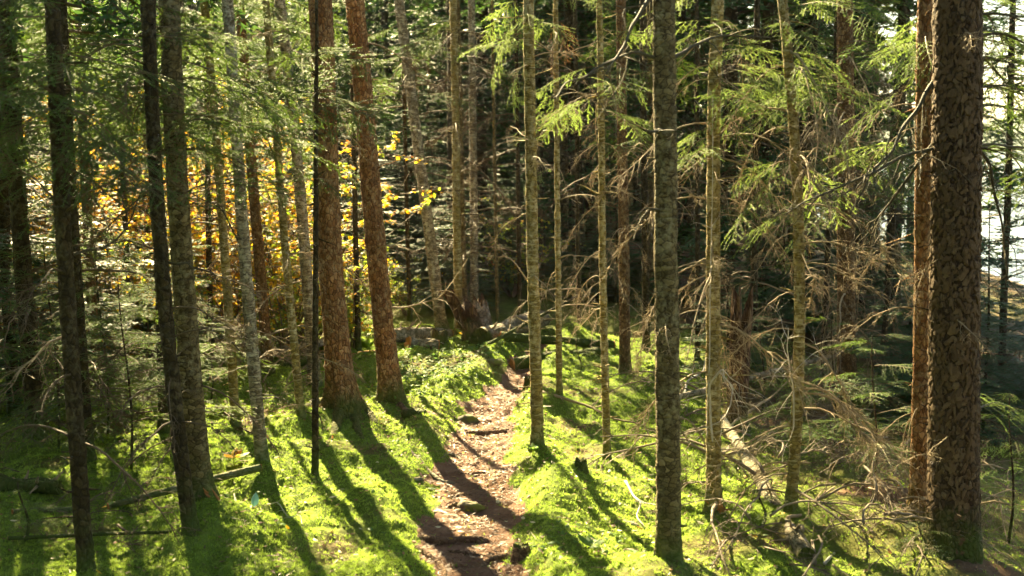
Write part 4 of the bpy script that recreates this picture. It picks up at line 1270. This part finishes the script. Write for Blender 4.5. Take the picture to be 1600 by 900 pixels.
def scatter_leaves(name, label, cat, mat, n, region, size, shape, seed, lift=0.01, up=0.8, dens=None, mats=None):
    rng = np.random.default_rng(seed)
    x = np.concatenate([rng.normal(cx, sx, int(n * f)) for cx, cyy, sx, sy, f in region]); y = np.concatenate([rng.normal(cyy, sy, int(n * f)) for cx, cyy, sx, sy, f in region])
    if dens is not None:
        k = dens(x, y, rng); x, y = x[k], y[k]
    z, _ = ground_fine(x, y, np.ones(len(x)))
    P = np.stack((x, y, z + lift * rng.uniform(0.3, 1.5, len(x))), -1); D = rng.normal(0, 1, (len(x), 3)); D[:, 2] *= 0.25
    mb = MB(); mats = mats or [mat]; c = rng.integers(0, len(mats), len(x))
    for q in range(len(mats)):
        s = c == q
        if s.any(): add_leaves(mb, P[s], D[s], size, rng, shape, q, up)
    tag(obj(name, mb.mesh(name, [M[m] for m in mats], False)), label, cat, kind='stuff')


off_path = lambda x, y, rng: path_mask(x, y) < 0.3
H_ = lambda px, py: hit(px, py)[:2]
g0, g1, g2, g3, g4 = H_(680, 575), H_(720, 560), H_(640, 600), H_(940, 870), H_(560, 770)
scatter_leaves('ground_cover', 'low leafy green plants spreading over the moss near the logs', 'ground plants', 'leaf_cover', 1300,
               [(g0[0], g0[1], .30, .55, .35), (g1[0], g1[1], .32, .5, .30), (g2[0], g2[1], .25, .45, .15), (g3[0], g3[1], .35, .2, .06), (g4[0], g4[1], .8, .8, .05), (1.2, 10.6, .5, .6, .09)], 0.042, LEAF_OVAL, 71, 0.028, 0.75, off_path)
scatter_leaves('leaf_litter', 'fallen brown leaves and bark chips strewn over the ground', 'leaf litter', 'leaf_litter', 4600,
               [(0.0, 7.2, .35, 1.6, .09), (-0.9, 6.6, 1.0, 1.2, .12), (1.0, 6.8, .6, 1.0, .10), (-1.8, 8.7, .6, .4, .2), (-0.5, 8.8, .5, .5, .12), (-2, 7.5, 1.2, 1.5, .13), (1.4, 7.5, .9, 1.2, .12), (0, 11.8, 1.5, .8, .08)], 0.028, LEAF_OVAL, 72, 0.006, 0.85)
scatter_leaves('pale_litter', 'pale fallen leaves dotted over the moss and path', 'leaf litter', 'leaf_pale', 120,
               [(-0.6, 6.3, 1.0, .9, .6), (0.9, 6.6, .6, .7, .4)], 0.04, LEAF_OVAL, 73, 0.02, 0.85, None, ['leaf_pale', 'leaf_yellow', 'leaf_pale'])


def needle_litter():
    rng = np.random.default_rng(74); mb = MB(); n = 16000
    y = rng.uniform(4.3, 11, n); x = rng.uniform(-0.36, 0.30, n) + np.interp(y, _pl[:, 1][np.argsort(_pl[:, 1])], (0.5 * (_pl + _pr))[:, 0][np.argsort(_pl[:, 1])])
    k = path_mask(x, y) > 0.3; x, y = x[k], y[k]; n = len(x)
    y2 = rng.uniform(4.3, 11, 11000); x2 = y2 * rng.uniform(-0.45, 0.42, 11000); k2 = vnoise(x2 * 1.7, y2 * 1.7, seed=64) > -0.1; x = np.concatenate((x, x2[k2])); y = np.concatenate((y, y2[k2])); n = len(x)
    z, _ = ground_fine(x, y, np.ones(n)); P = np.stack((x, y, z + np.where(path_mask(x, y) > 0.3, 0.003, 0.016)), -1)
    a = rng.uniform(0, 6.28, n); L = rng.uniform(0.008, 0.03, n) * np.where(rng.random(n) < 0.06, 3, 1); d = np.stack((np.cos(a), np.sin(a), rng.uniform(-0.1, 0.25, n)), -1) * L[:, None]
    s = np.stack((-np.sin(a), np.cos(a), rng.uniform(-0.5, 0.5, n)), -1) * rng.uniform(0.0015, 0.004, n)[:, None]
    v = np.stack((P - s, P + s, P + d + s * .6, P + d - s * .6), 1).reshape(-1, 3); b = np.arange(n)[:, None] * 4
    mb.add(v, np.concatenate((b + [0, 1, 2], b + [0, 2, 3])), 0, np.repeat(rng.random(n), 4))
    tag(obj('needle_litter', mb.mesh('needle_litter', M['needle_brown'], False)), 'dry needles and twig bits littering the earth path', 'needle litter', kind='stuff')


needle_litter()


# ------------------------------------------------------------------ fallen logs, stumps, stones, roots
def log_between(name, label, p0, p1, r0, r1, bark, seed, d0=None, d1=None, lift0=0.0, lift1=0.0, stubs=5, wood='wood_raw', bow=0.0, group=None, cat='log'):
    a = hit(*p0) if d0 is None else at_depth(p0[0], p0[1], d0); b = hit(*p1) if d1 is None else at_depth(p1[0], p1[1], d1)
    if d0 is None: a[2] = gz(a[0], a[1]) + r0 * 0.65 + lift0
    if d1 is None: b[2] = gz(b[0], b[1]) + r1 * 0.65 + lift1
    rng = np.random.default_rng(seed); n = 26
    s = np.linspace(0, 1, n)[:, None]; P = (a * (1 - s) + b * s) - a
    P[:, 2] += bow * np.sin(np.pi * s[:, 0]); P += np.stack([0.25 * r0 * vnoise(s[:, 0] * 4, s[:, 0] * 0 + seed + c, seed=5) for c in range(3)], -1)
    tt, u, w = frames(P); seg = 16; th = np.linspace(0, 2 * np.pi, seg, endpoint=False)
    rr = np.linspace(r0, r1, n)[:, None] * (1 + 0.10 * vnoise(np.cos(th)[None] * 1.8 + seed, np.sin(th)[None] * 1.8, s * 14, seed))
    v = (P[:, None] + rr[..., None] * (np.cos(th)[None, :, None] * u[:, None] + np.sin(th)[None, :, None] * w[:, None])).reshape(-1, 3)
    root = obj(name, None, None, a); tag(root, label, cat, group)
    mb = MB(); mb.add(v, ring_faces(n, seg)); obj('bark', mb.mesh('log_bark', M[bark]), root)
    for e, sg in ((0, -1), (n - 1, 1)):                 # broken end faces
        c = P[e] - tt[e] * sg * 0.01; ring = v.reshape(n, seg, 3)[e]
        k = np.arange(seg); jag = ring + tt[e] * sg * rng.uniform(0, 0.35, seg)[:, None] * r0
        vv = np.concatenate((ring, jag * 1.0, [c])); k2 = (k + 1) % seg
        mb = MB(); mb.add(vv, np.concatenate((np.stack((k, k2, k2 + seg), -1), np.stack((k, k2 + seg, k + seg), -1), np.stack((k + seg, k2 + seg, np.full(seg, 2 * seg)), -1))))
        obj('end_face', mb.mesh('end_face', M[wood], False), root)
    for k in range(stubs):
        i = int(rng.integers(2, n - 2)); d = rng.normal(0, 1, 3); d -= tt[i] * (d @ tt[i]); d[2] = abs(d[2]) * 0.8; d /= np.linalg.norm(d)
        tw = twig_line(P[i] + d * r0 * 0.7, d + tt[i] * 0.4, min(rng.uniform(1.5, 6) * r0, rng.uniform(0.06, 0.2)), rng, 4, 0.02, 0.12)
        m2 = MB(); m2.tube(tw, np.linspace(0.16 * r0 + 0.002, 0.05 * r0 + 0.001, 5), 4); obj('branch_stub', m2.mesh('branch_stub', M['twig']), root)
    return root


log_between('fallen_log', 'whitish fallen pole lying behind the crossing pair of trunks', (170, 786), (408, 754), 0.017, 0.023, 'bark_pale', 1, lift0=0.02, lift1=0.03, stubs=3)
log_between('fallen_log', 'thin pale fallen pole lying in the darkest moss corner', (20, 810), (118, 792), 0.016, 0.02, 'bark_pale', 2, stubs=2)
log_between('fallen_log', 'dark fallen pole crossing behind the foot of the lichen-flecked trunk', (15, 856), (320, 872), 0.010, 0.007, 'bark_dark', 3, stubs=6, lift0=.02)
log_between('fallen_log', 'sunlit split log slanting down behind the olive trunk with broken foot', (1128, 690), (1262, 872), 0.030, 0.046, 'bark_log', 4, lift0=0.12, lift1=0.0, stubs=12, wood='bark_rotten')
log_between('fallen_log', 'thick grey log with a ragged end in the pile behind the path', (752, 548), (850, 512), 0.105, 0.09, 'bark_log', 5, lift0=0.02, lift1=0.10, stubs=4, wood='bark_rotten')
log_between('fallen_log', 'dark cut log with round end facing the path', (800, 566), (935, 552), 0.060, 0.055, 'bark_dark', 6, stubs=3)
log_between('fallen_log', 'long thin dark log above the round-ended log', (782, 546), (960, 540), 0.045, 0.04, 'bark_dark', 7, stubs=3)
log_between('fallen_log', 'mossy grey log half sunk behind the leafy plants', (615, 542), (700, 528), 0.075, 0.06, 'bark_log', 8, stubs=4)
log_between('fallen_log', 'short grey log in front of the mossy sunk log', (640, 548), (682, 545), 0.06, 0.055, 'bark_log', 9, stubs=2)
log_between('fallen_log', 'tan fallen log behind the two red-brown trunks', (398, 566), (520, 552), 0.035, 0.04, 'bark_log', 10, lift0=0.04, lift1=.06, stubs=5)
log_between('fallen_log', 'darker log lying below the tan fallen log', (330, 585), (515, 566), 0.045, 0.04, 'bark_dark', 11, stubs=5)
log_between('fallen_log', 'thin slanting pole leaning over the round-ended log', (760, 560), (905, 460), 0.018, 0.012, 'bark_dark', 12, d1=12.0, stubs=3)
log_between('fallen_log', 'thin fallen pole resting in dead twigs behind the olive trunk', (1040, 680), (1300, 645), 0.022, 0.018, 'bark_log', 13, lift0=0.25, lift1=.4, stubs=8)
log_between('fallen_log', 'rotten log with orange torn wood in the shaded moss corner', (-10, 772), (92, 776), 0.055, 0.04, 'bark_rotten', 14, stubs=4, lift1=.03, wood='bark_rotten')

for k, (p0, p1, r, m, lab) in enumerate([
    ((318, 640), (400, 680), 0.010, 'twig_dark', 'thin stick slanting across the moss by the slim brown-green trunk'),
    ((850, 632), (1000, 668), 0.012, 'twig', 'long thin stick lying on moss behind the thin olive trunk'),
    ((975, 772), (1012, 818), 0.008, 'stick_grey', 'short pale stick on moss beside the grey lichen-spotted trunk'),
    ((640, 545), (700, 534), 0.012, 'stick_grey', 'pale stick lying on the mossy sunk log'),
    ((296, 770), (362, 802), 0.008, 'stick_grey', 'bleached twig on moss at the foot of the thicker grey trunk'),
    ((420, 780), (475, 830), 0.004, 'stick_grey', 'very thin pale twig on bright moss by the crisp long shadow'),
    ((1130, 690), (1230, 640), 0.012, 'twig', 'bare stick rising from the split log towards the bent trunk'),
    ((1140, 720), (1250, 700), 0.009, 'twig', 'thin bare stick above the split log'),
    ((1050, 640), (1105, 610), 0.010, 'stick_grey', 'pale crooked stick between the grey and the olive trunks'),
    ((1240, 840), (1300, 790), 0.010, 'twig', 'brown stick leaning at the foot of the bent trunk'),
    ((1290, 880), (1370, 800), 0.009, 'stick_grey', 'bleached stick in the dead brush before the orange-lit trunk'),
    ((1060, 870), (1150, 905), 0.006, 'twig_dark', 'thin dark twig on the moss at the bottom beside the grey trunk')]):
    a = hit(*p0); b = hit(*p1); a[2] = gz(a[0], a[1]) + r + (0.01 if k not in (6, 7, 8) else 0.05); b[2] = gz(b[0], b[1]) + r + (0.015 if k not in (6, 7, 8) else 0.22)
    rng = np.random.default_rng(800 + k); s = np.linspace(0, 1, 14)[:, None]; P = (b - a) * s + np.stack([0.03 * vnoise(s[:, 0] * 4, s[:, 0] * 0 + k * 3 + c, seed=6) for c in range(3)], -1)
    mb = MB(); mb.tube(P, np.linspace(r, r * 0.5, 14), 6)
    for q in range(5):
        j = int(rng.integers(3, 13)); tw = twig_line(P[j], (b - a) / np.linalg.norm(b - a) + rng.normal(0, 0.5, 3) + np.array((0, 0, 0.3)), rng.uniform(0.06, 0.22), rng, 4, 0.05, 0.15)
        mb.tube(tw, np.linspace(r * 0.4, r * 0.15, 5), 3, cap=False)
    o = obj('fallen_stick', mb.mesh('fallen_stick', M[m]), None, a); tag(o, lab, 'stick', 'sticks on the ground')

# dead brush: fallen spruce limbs tangled round the split log
rng = np.random.default_rng(91)
for k in range(92):
    px, py = rng.uniform(1060, 1450), rng.uniform(640, 900)
    if px < 1110: py = rng.uniform(600, 690)
    p = hit(px, py); z = gz(p[0], p[1])
    o = obj('brush_limb', BRUSH[int(rng.integers(10))])
    a = rng.uniform(0, 6.28); place(o, (p[0], p[1], z + rng.uniform(0.02, 0.25)), (math.cos(a), math.sin(a), rng.uniform(-0.05, 0.45)), rng.uniform(0.5, 1.0), roll=rng.uniform(-1, 1))
    tag(o, 'bare dead limb in the tangle of brush around the split log', 'branch', 'dead limbs in the brush tangle')
for k in range(12):
    px, py = rng.uniform(1540, 1640), rng.uniform(700, 890)
    p = hit(px, py); z = gz(p[0], p[1])
    o = obj('brush_limb', DEAD_CURLY[int(rng.integers(6))]); a = rng.uniform(0, 6.28)
    place(o, (p[0], p[1], z + rng.uniform(0.1, 0.3)), (math.cos(a), math.sin(a), rng.uniform(0.0, 0.6)), rng.uniform(0.4, 0.8), roll=rng.uniform(-1, 1))
    tag(o, 'pale dry limb in the brush beyond the thickest trunk', 'branch', 'dry limbs by the thickest trunk')
for k in range(22):
    px, py = rng.uniform(300, 500), rng.uniform(545, 610)
    p = hit(px, py); z = gz(p[0], p[1])
    o = obj('brush_limb', DEAD[int(rng.integers(10))]); a = rng.uniform(0, 6.28)
    place(o, (p[0], p[1], z + 0.04), (math.cos(a), math.sin(a), rng.uniform(0.0, 0.7)), rng.uniform(0.4, 0.8), roll=rng.uniform(-1, 1))
    tag(o, 'dead limb in the brush around the tan fallen log', 'branch', 'dead limbs near the tan log')
for k in range(16):
    px, py = rng.uniform(0, 260), rng.uniform(640, 880)
    p = hit(px, py); z = gz(p[0], p[1])
    o = obj('brush_limb', DEAD_SHADED[int(rng.integers(10))]); a = rng.uniform(0, 6.28)
    place(o, (p[0], p[1], z + 0.04), (math.cos(a), math.sin(a), rng.uniform(0.0, 0.4)), rng.uniform(0.3, 0.7), roll=rng.uniform(-1, 1))
    tag(o, 'dead limb lying in the dark moss corner under the shaded trunks', 'branch', 'dead limbs in the dark corner')


def blob(name, label, px, py, size, mat, seed, cat='stone', sink=0.35, jag=0.18, group=None, rz=0.0):
    p = hit(px, py); z = gz(p[0], p[1]); n, m = 14, 9; rng = np.random.default_rng(seed)
    th = np.linspace(0, 2 * np.pi, n, endpoint=False); ph = np.linspace(0.08, np.pi - 0.08, m)
    PH, TH = np.meshgrid(ph, th, indexing='ij'); d = np.stack((np.sin(PH) * np.cos(TH), np.sin(PH) * np.sin(TH), np.cos(PH)), -1)
    r = 1 + jag * 1.6 * vnoise(d[..., 0] * 1.6 + seed, d[..., 1] * 1.6, d[..., 2] * 1.6, seed) + jag * 0.6 * vnoise(d[..., 0] * 4, d[..., 1] * 4 + seed, d[..., 2] * 4, seed)
    v = (d * r[..., None] * np.array(size)).reshape(-1, 3); f = ring_faces(m, n)[:, ::-1]
    nn = len(v); v = np.concatenate((v, [v[:n].mean(0)], [v[-n:].mean(0)])); j = np.arange(n); k = (j + 1) % n
    f = np.concatenate((f, np.stack((np.full(n, nn), j, k), -1), np.stack((np.full(n, nn + 1), (m - 1) * n + k, (m - 1) * n + j), -1)))
    mb = MB(); mb.add(v, f); o = obj(name, mb.mesh(name, M[mat]), None, (p[0], p[1], z + size[2] * (1 - 2 * sink))); o.rotation_euler = (0, 0, rz)
    return tag(o, label, cat, group)


blob('stone', 'moss-topped stone sticking out of the middle of the path', 735, 778, (0.07, 0.045, 0.036), 'stone', 1, jag=0.45)
blob('stone', 'low dark stone at the far bend of the path', 730, 640, (0.09, 0.06, 0.04), 'stone', 2)
blob('stone', 'small pale stone in the moss near the grey lichen-spotted trunk', 984, 862, (0.035, 0.025, 0.018), 'bark_log', 3)
blob('stone', 'whitish stone at the shadow edge of the moss mound', 986, 812, (0.04, 0.03, 0.02), 'bark_log', 4)
blob('stone', 'dark stone on the rise beside the leafy plants', 773, 574, (0.07, 0.05, 0.035), 'stone', 5)
blob('stone', 'flat pale stone on the path edge below the two red-brown trunks', 650, 742, (0.05, 0.02, 0.012), 'bark_log', 6)
blob('stone', 'mossy stone at the foot of the thinner red-brown trunk', 648, 655, (0.10, 0.06, 0.05), 'bark_rotten', 7, 'stone')


def stump(name, label, px, py, r, h, mat, seed, tilt=(0, 0), group=None, jag=0.35, cat='stump'):
    p = hit(px, py); z = gz(p[0], p[1]); seg = 18; rng = np.random.default_rng(seed)
    th = np.linspace(0, 2 * np.pi, seg, endpoint=False); zs = np.concatenate((np.linspace(-0.1, h * 0.75, 12), [h]))
    top = h * (1 - jag * rng.random(seg)); V = []
    for k, q in enumerate(zs):
        rr = r * (1 + 0.55 * math.exp(-max(q, 0) / (0.5 * r + 0.03)) + 0.12 * vnoise(np.cos(th) * 2 + seed, np.sin(th) * 2, th * 0 + q * 6, seed))
        zz = np.minimum(q, top) if k < len(zs) - 1 else top
        V.append(np.stack((rr * np.cos(th) + tilt[0] * zz, rr * np.sin(th) + tilt[1] * zz, np.broadcast_to(zz, (seg,))), -1))
    V.append(V[-1] * (0.6, 0.6, 1) + np.array((tilt[0] * h * 0.4, tilt[1] * h * .4, -0.05 * h)))
    root = obj(name, None, None, (p[0], p[1], z)); tag(root, label, cat, group)
    n = len(V); mb = MB(); mb.add(np.concatenate(V[:n - 1]), ring_faces(n - 1, seg)[:, ::-1]); obj('bark', mb.mesh('stump_bark', M[mat]), root)
    a = np.concatenate((V[n - 2], V[n - 1], [V[n - 1].mean(0)])); j = np.arange(seg); k = (j + 1) % seg
    mb = MB(); mb.add(a, np.concatenate((np.stack((j, k, k + seg), -1), np.stack((j, k + seg, j + seg), -1), np.stack((j + seg, k + seg, np.full(seg, 2 * seg)), -1))))
    obj('broken_top', mb.mesh('broken_top', M['bark_rotten'], False), root)
    return root


stump('stump', 'small dark stump at the path edge near the bottom of the picture', 815, 868, 0.035, 0.07, 'root', 1)
stump('stump', 'little mossy stump on the moss mound', 908, 772, 0.03, 0.075, 'bark_dark', 2)
stump('stump', 'tiny brown stump beside the pale-banded trunk at the far bend', 826, 604, 0.03, 0.09, 'bark_rotten', 3)
stump('stump', 'short stump right of the broken slab, behind the ragged log', 760, 528, 0.075, 0.42, 'bark_log', 4, (-0.18, 0))
s = stump('stump', 'broken brown stump with a leaning torn slab behind the path', 745, 532, 0.10, 0.46, 'bark_rotten', 5, (-0.30, 0), jag=0.6)
mb = MB(); mb.add([(-.10, .02, .0), (.0, -.03, .0), (-.22, -.03, .52), (-.34, .02, .50), (-.10, .06, .0), (.0, .02, .0), (-.22, .02, .50), (-.32, .06, .46)],
                  [(0, 1, 2), (0, 2, 3), (5, 4, 7), (5, 7, 6), (1, 5, 6), (1, 6, 2), (4, 0, 3), (4, 3, 7), (3, 2, 6), (3, 6, 7)])
obj('torn_slab', mb.mesh('torn_slab', M['bark_rotten'], False), s)
stump('snag', 'rotten broken reddish snag behind the olive trunk with broken foot', 1150, 668, 0.075, 1.05, 'bark_rotten', 6, (0.04, 0), jag=0.35, cat='snag')
stump('stump', 'low broken stump in the log pile behind the leafy plants', 686, 538, 0.07, 0.15, 'bark_rotten', 8, jag=0.6)


def splinters(tr, px, py, n, seed):
    rng = np.random.default_rng(seed); mb = MB(); c = hit(px, py); c[2] = gz(c[0], c[1]); c = c - tr.B
    for k in range(n):
        p = c + rng.normal(0, 0.03, 3) * (1, 1, 0.2) + (0, 0, 0.02); d = np.array((rng.normal(0.2, 0.6), rng.normal(-0.3, 0.4), rng.uniform(0.2, 1.2)))
        tw = twig_line(p, d, rng.uniform(0.03, 0.09), rng, 2, 0, 0.05); mb.tube(tw, [0.009, 0.006, 0.001], 4)
    obj('torn_wood', mb.mesh('torn_wood', M['wood_raw'], False), tr.root)


splinters(t['twisted'], 1122, 815, 14, 1)
splinters(t['pair_grey'], 330, 836, 4, 2)


def root_px(label, pix, r0, seed, mat='root', lift=0.5):
    P = np.array([hit(*p) for p in pix]); s = np.linspace(0, len(P) - 1, (len(P) - 1) * 8 + 1)
    Q = np.stack([np.interp(s, np.arange(len(P)), P[:, c]) for c in range(3)], -1)
    for _ in range(4): Q[1:-1] = 0.25 * Q[:-2] + 0.5 * Q[1:-1] + 0.25 * Q[2:]
    Q[:, :2] += 0.012 * np.stack((vnoise(s * 1.5, s * 0 + seed, seed=1), vnoise(s * 1.5, s * 0 + seed, seed=2)), -1)
    rr = r0 * (0.35 + 0.65 * np.sin(np.pi * np.clip(s / s[-1], 0.08, 0.92)) ** 0.5) * (1 + 0.15 * vnoise(s * 3, s * 0 + seed))
    Q[:, 2] = ground(Q[:, 0], Q[:, 1]) + rr * lift - 0.05 * (np.abs(2 * s / s[-1] - 1) ** 6)
    mb = MB(); mb.tube(Q - Q[0], rr, 9); o = obj('exposed_root', mb.mesh('exposed_root', M[mat]), None, Q[0]); tag(o, label, 'root', 'roots across the path')


root_px('longest root crossing the near path, making a step', [(640, 826), (690, 832), (740, 828), (775, 834)], 0.026, 1)
root_px('short knobbly root beside the moss-topped stone, on its far side', [(690, 762), (715, 757), (748, 760)], 0.011, 11)
root_px('low root bulging from the moss edge beside the near step', [(640, 842), (665, 852), (690, 868), (700, 890)], 0.016, 12)
root_px('slender root across the middle of the sunlit path', [(700, 716), (730, 722), (770, 718)], 0.009, 13)
root_px('thin root running from the crossing root to the small dark stump', [(745, 872), (758, 858), (785, 854), (812, 860)], 0.014, 2)
root_px('forked root just below the longest crossing root', [(690, 840), (730, 848), (768, 852)], 0.014, 3)
root_px('root running out of the moss-topped stone', [(690, 778), (712, 772), (735, 772), (765, 776)], 0.013, 4)
root_px('pale root along the moss edge below the red-brown trunks', [(630, 705), (665, 722), (695, 735), (715, 734)], 0.014, 5, 'bark_log')
root_px('short root poking out at the upper moss edge of the path', [(680, 712), (696, 700), (712, 696), (728, 706)], 0.013, 6, 'bark_log')
root_px('root forming a low step across the far path', [(720, 660), (755, 662), (800, 655)], 0.02, 7)
root_px('root snaking out from the foot of the thinner red-brown trunk', [(615, 640), (640, 650), (665, 652), (690, 660)], 0.03, 8)

for k, (a, b, c) in enumerate([((505, 640), (470, 655), (440, 668)), ((560, 655), (585, 668), (600, 690)), ((530, 668), (520, 690), (505, 705)), ((550, 662), (560, 685), (580, 705))]):
    P = np.array([hit(*q) for q in (a, b, c)]); s = np.linspace(0, 2, 14); B = t['big'].B
    start = np.array((B[0], B[1], B[2] + 0.10)); s = np.linspace(0, 3, 20); PP = np.vstack((start, P))
    Q = np.stack([np.interp(s, np.arange(4), PP[:, i]) for i in range(3)], -1)
    for _ in range(3): Q[1:-1] = 0.25 * Q[:-2] + 0.5 * Q[1:-1] + 0.25 * Q[2:]
    rr = np.linspace(0.055, 0.014, 20); Q[3:, 2] = ground(Q[3:, 0], Q[3:, 1]) + rr[3:] * 0.2 - np.linspace(0, 0.02, 17)
    mb = MB(); mb.tube(Q - B, rr, 9); obj('root', mb.mesh('root', M['bark_red']), t['big'].root)


# single leaves, seedlings and little plants
def leaf_thing(name, label, px, py, size, shape, mat, rz, tilt, cat='leaf', lift=0.03):
    p = hit(px, py); z = gz(p[0], p[1]); mb = MB(); v, f = shape
    mb.add(np.concatenate((v, v - (0, 0, 0.012))) * size, np.concatenate((f, f[:, ::-1] + len(v))), 0, 0.6)
    o = obj(name, mb.mesh(name, M[mat], False), None, (p[0], p[1], z + lift)); o.rotation_euler = (tilt, -0.5, rz); tag(o, label, cat)


leaf_thing('fallen_leaf', 'single large blue-green leaf glowing on the moss', 398, 832, 0.075, LEAF_OVAL, 'leaf_blue', R(90), R(10), lift=0.03)
bpy.data.objects['fallen_leaf'].rotation_euler = (0, R(-70), R(80))


def rosette(name, label, px, py, n, size, mats, seed, cat='plant', el=0.6):
    p = hit(px, py); z = gz(p[0], p[1]); root = obj(name, None, None, (p[0], p[1], z)); tag(root, label, cat)
    rng = np.random.default_rng(seed); v, f = LEAF_OVAL
    mb = MB(); mb.tube([(0, 0, -0.01), (0, 0, 0.05)], 0.004, 5); obj('stem', mb.mesh('stem', M['leaf_green']), root)
    for k in range(n):
        m = MB(); m.add(v, f, 0, rng.random()); o = obj('leaf', m.mesh('leaf', M[mats[k % len(mats)]], False), root)
        a = 6.28 * k / n + rng.uniform(-.3, .3); place(o, (0, 0, 0.04), (math.cos(a), math.sin(a), rng.uniform(el - .3, el + .4)), size * rng.uniform(.7, 1.2))


rosette('leafy_plant', 'little plant with pale and orange leaves on moss by the lichen-whitened trunk', 366, 736, 7, 0.085, ['leaf_pale', 'leaf_orange', 'leaf_yellow', 'leaf_pale'], 1)
rosette('leafy_plant', 'bright green plant with upright leaves beside the thinner red-brown trunk', 572, 556, 9, 0.16, ['leaf_green'], 2, el=1.0)
rosette('leafy_plant', 'yellow-leaved plant by the broken stump', 730, 532, 7, 0.13, ['leaf_yellow', 'leaf_green'], 3)
rosette('leafy_plant', 'grey-green plant at the foot of the pale-banded trunk', 833, 742, 8, 0.06, ['leaf_cover'], 4, el=.8)
rosette('leafy_plant', 'broad-leaved low plant at the bottom beside the grey lichen-spotted trunk', 925, 888, 8, 0.08, ['leaf_cover'], 5)


def young_fir(label, px, py, h, n, meshes, seed, l=0.5):
    p = hit(px, py); z = gz(p[0], p[1]); rng = np.random.default_rng(seed); root = obj('young_fir', None, None, (p[0], p[1], z)); tag(root, label, 'young tree')
    mb = MB(); st = np.array([(0.02 * math.sin(q * 5), 0, q * h) for q in np.linspace(-0.05, 1, 9)]); mb.tube(st, np.linspace(0.009, 0.003, 9), 6); obj('stem', mb.mesh('stem', M['bark_dark']), root)
    for k in range(n):
        q = 0.25 + 0.75 * k / max(n - 1, 1); a = k * 2.4 + rng.uniform(-.3, .3); o = bough_obj(meshes[int(rng.integers(len(meshes)))], root)
        place(o, (0, 0, q * h), (math.cos(a), math.sin(a), rng.uniform(-0.1, 0.25)), l * (1.15 - 0.75 * q) * rng.uniform(.8, 1.15), roll=rng.uniform(-.3, .3))


young_fir('young fir with green sprays standing before the orange-lit trunk', 1362, 800, 0.95, 14, BOUGH, 1, 0.62)
young_fir('sunlit young fir beside the thickest trunk at the picture edge', 1575, 850, 0.8, 12, BOUGH_BRIGHT, 2, 0.5)
young_fir('small shaded fir behind the lichen-flecked trunk', 205, 735, 1.15, 22, BOUGH, 3, 0.75)
young_fir('shaded young fir at the feet of the crossing pair, further back', 262, 655, 1.2, 22, BOUGH, 13, 0.75)
young_fir('dark young fir between the narrow dark trunk and the broad one', 92, 700, 1.35, 24, BOUGH, 14, 0.85)
young_fir('dim young fir just behind the narrow dark trunk', 168, 668, 1.2, 20, BOUGH, 15, 0.7)
young_fir('tiny fir seedling in the dark moss corner', 40, 850, 0.3, 9, BOUGH_BRIGHT, 4, 0.25)
young_fir('low fir seedling at the foot of the thickest trunk', 1440, 900, 0.18, 8, BOUGH, 5, 0.22)
young_fir('low fir seedling in the brush below the bent trunk', 1190, 830, 0.2, 8, BOUGH, 6, 0.22)
young_fir('young fir with spreading sprays beneath the shaggy reddish trunk', 1300, 720, 0.9, 13, BOUGH, 7, 0.65)
young_fir('bushy young fir beyond the rotten snag', 1190, 640, 0.7, 12, BOUGH, 8, 0.5)
young_fir('small bright fir by the thin pole-like trunk', 905, 588, 0.25, 8, BOUGH_BRIGHT, 9, 0.3)
young_fir('shaded young fir at the edge of the wood behind the crossing pair', 330, 620, 0.6, 10, BOUGH, 10, 0.45)

# ------------------------------------------------------------------ thin sunlit air
hz = bpy.data.materials.new('haze'); hz.use_nodes = True; nt = hz.node_tree; nt.nodes.clear()
vo = nt.nodes.new('ShaderNodeVolumePrincipled'); vo.inputs['Density'].default_value = 0.0003; vo.inputs['Color'].default_value = (0.92, 0.96, 0.94, 1); vo.inputs['Anisotropy'].default_value = 0.2
oo = nt.nodes.new('ShaderNodeOutputMaterial'); nt.links.new(vo.outputs[0], oo.inputs['Volume'])
x0, x1, y0, y1, z0, z1 = -910, 910, -130, 910, -14, 34
mb = MB(); mb.add([(x0, y0, z0), (x1, y0, z0), (x1, y1, z0), (x0, y1, z0), (x0, y0, z1), (x1, y0, z1), (x1, y1, z1), (x0, y1, z1)],
                  [(0, 2, 1), (0, 3, 2), (4, 5, 6), (4, 6, 7), (0, 1, 5), (0, 5, 4), (1, 2, 6), (1, 6, 5), (2, 3, 7), (2, 7, 6), (3, 0, 4), (3, 4, 7)])
tag(obj('haze', mb.mesh('haze', hz, False)), 'thin sunlit haze hanging between the trees', 'haze', kind='stuff')
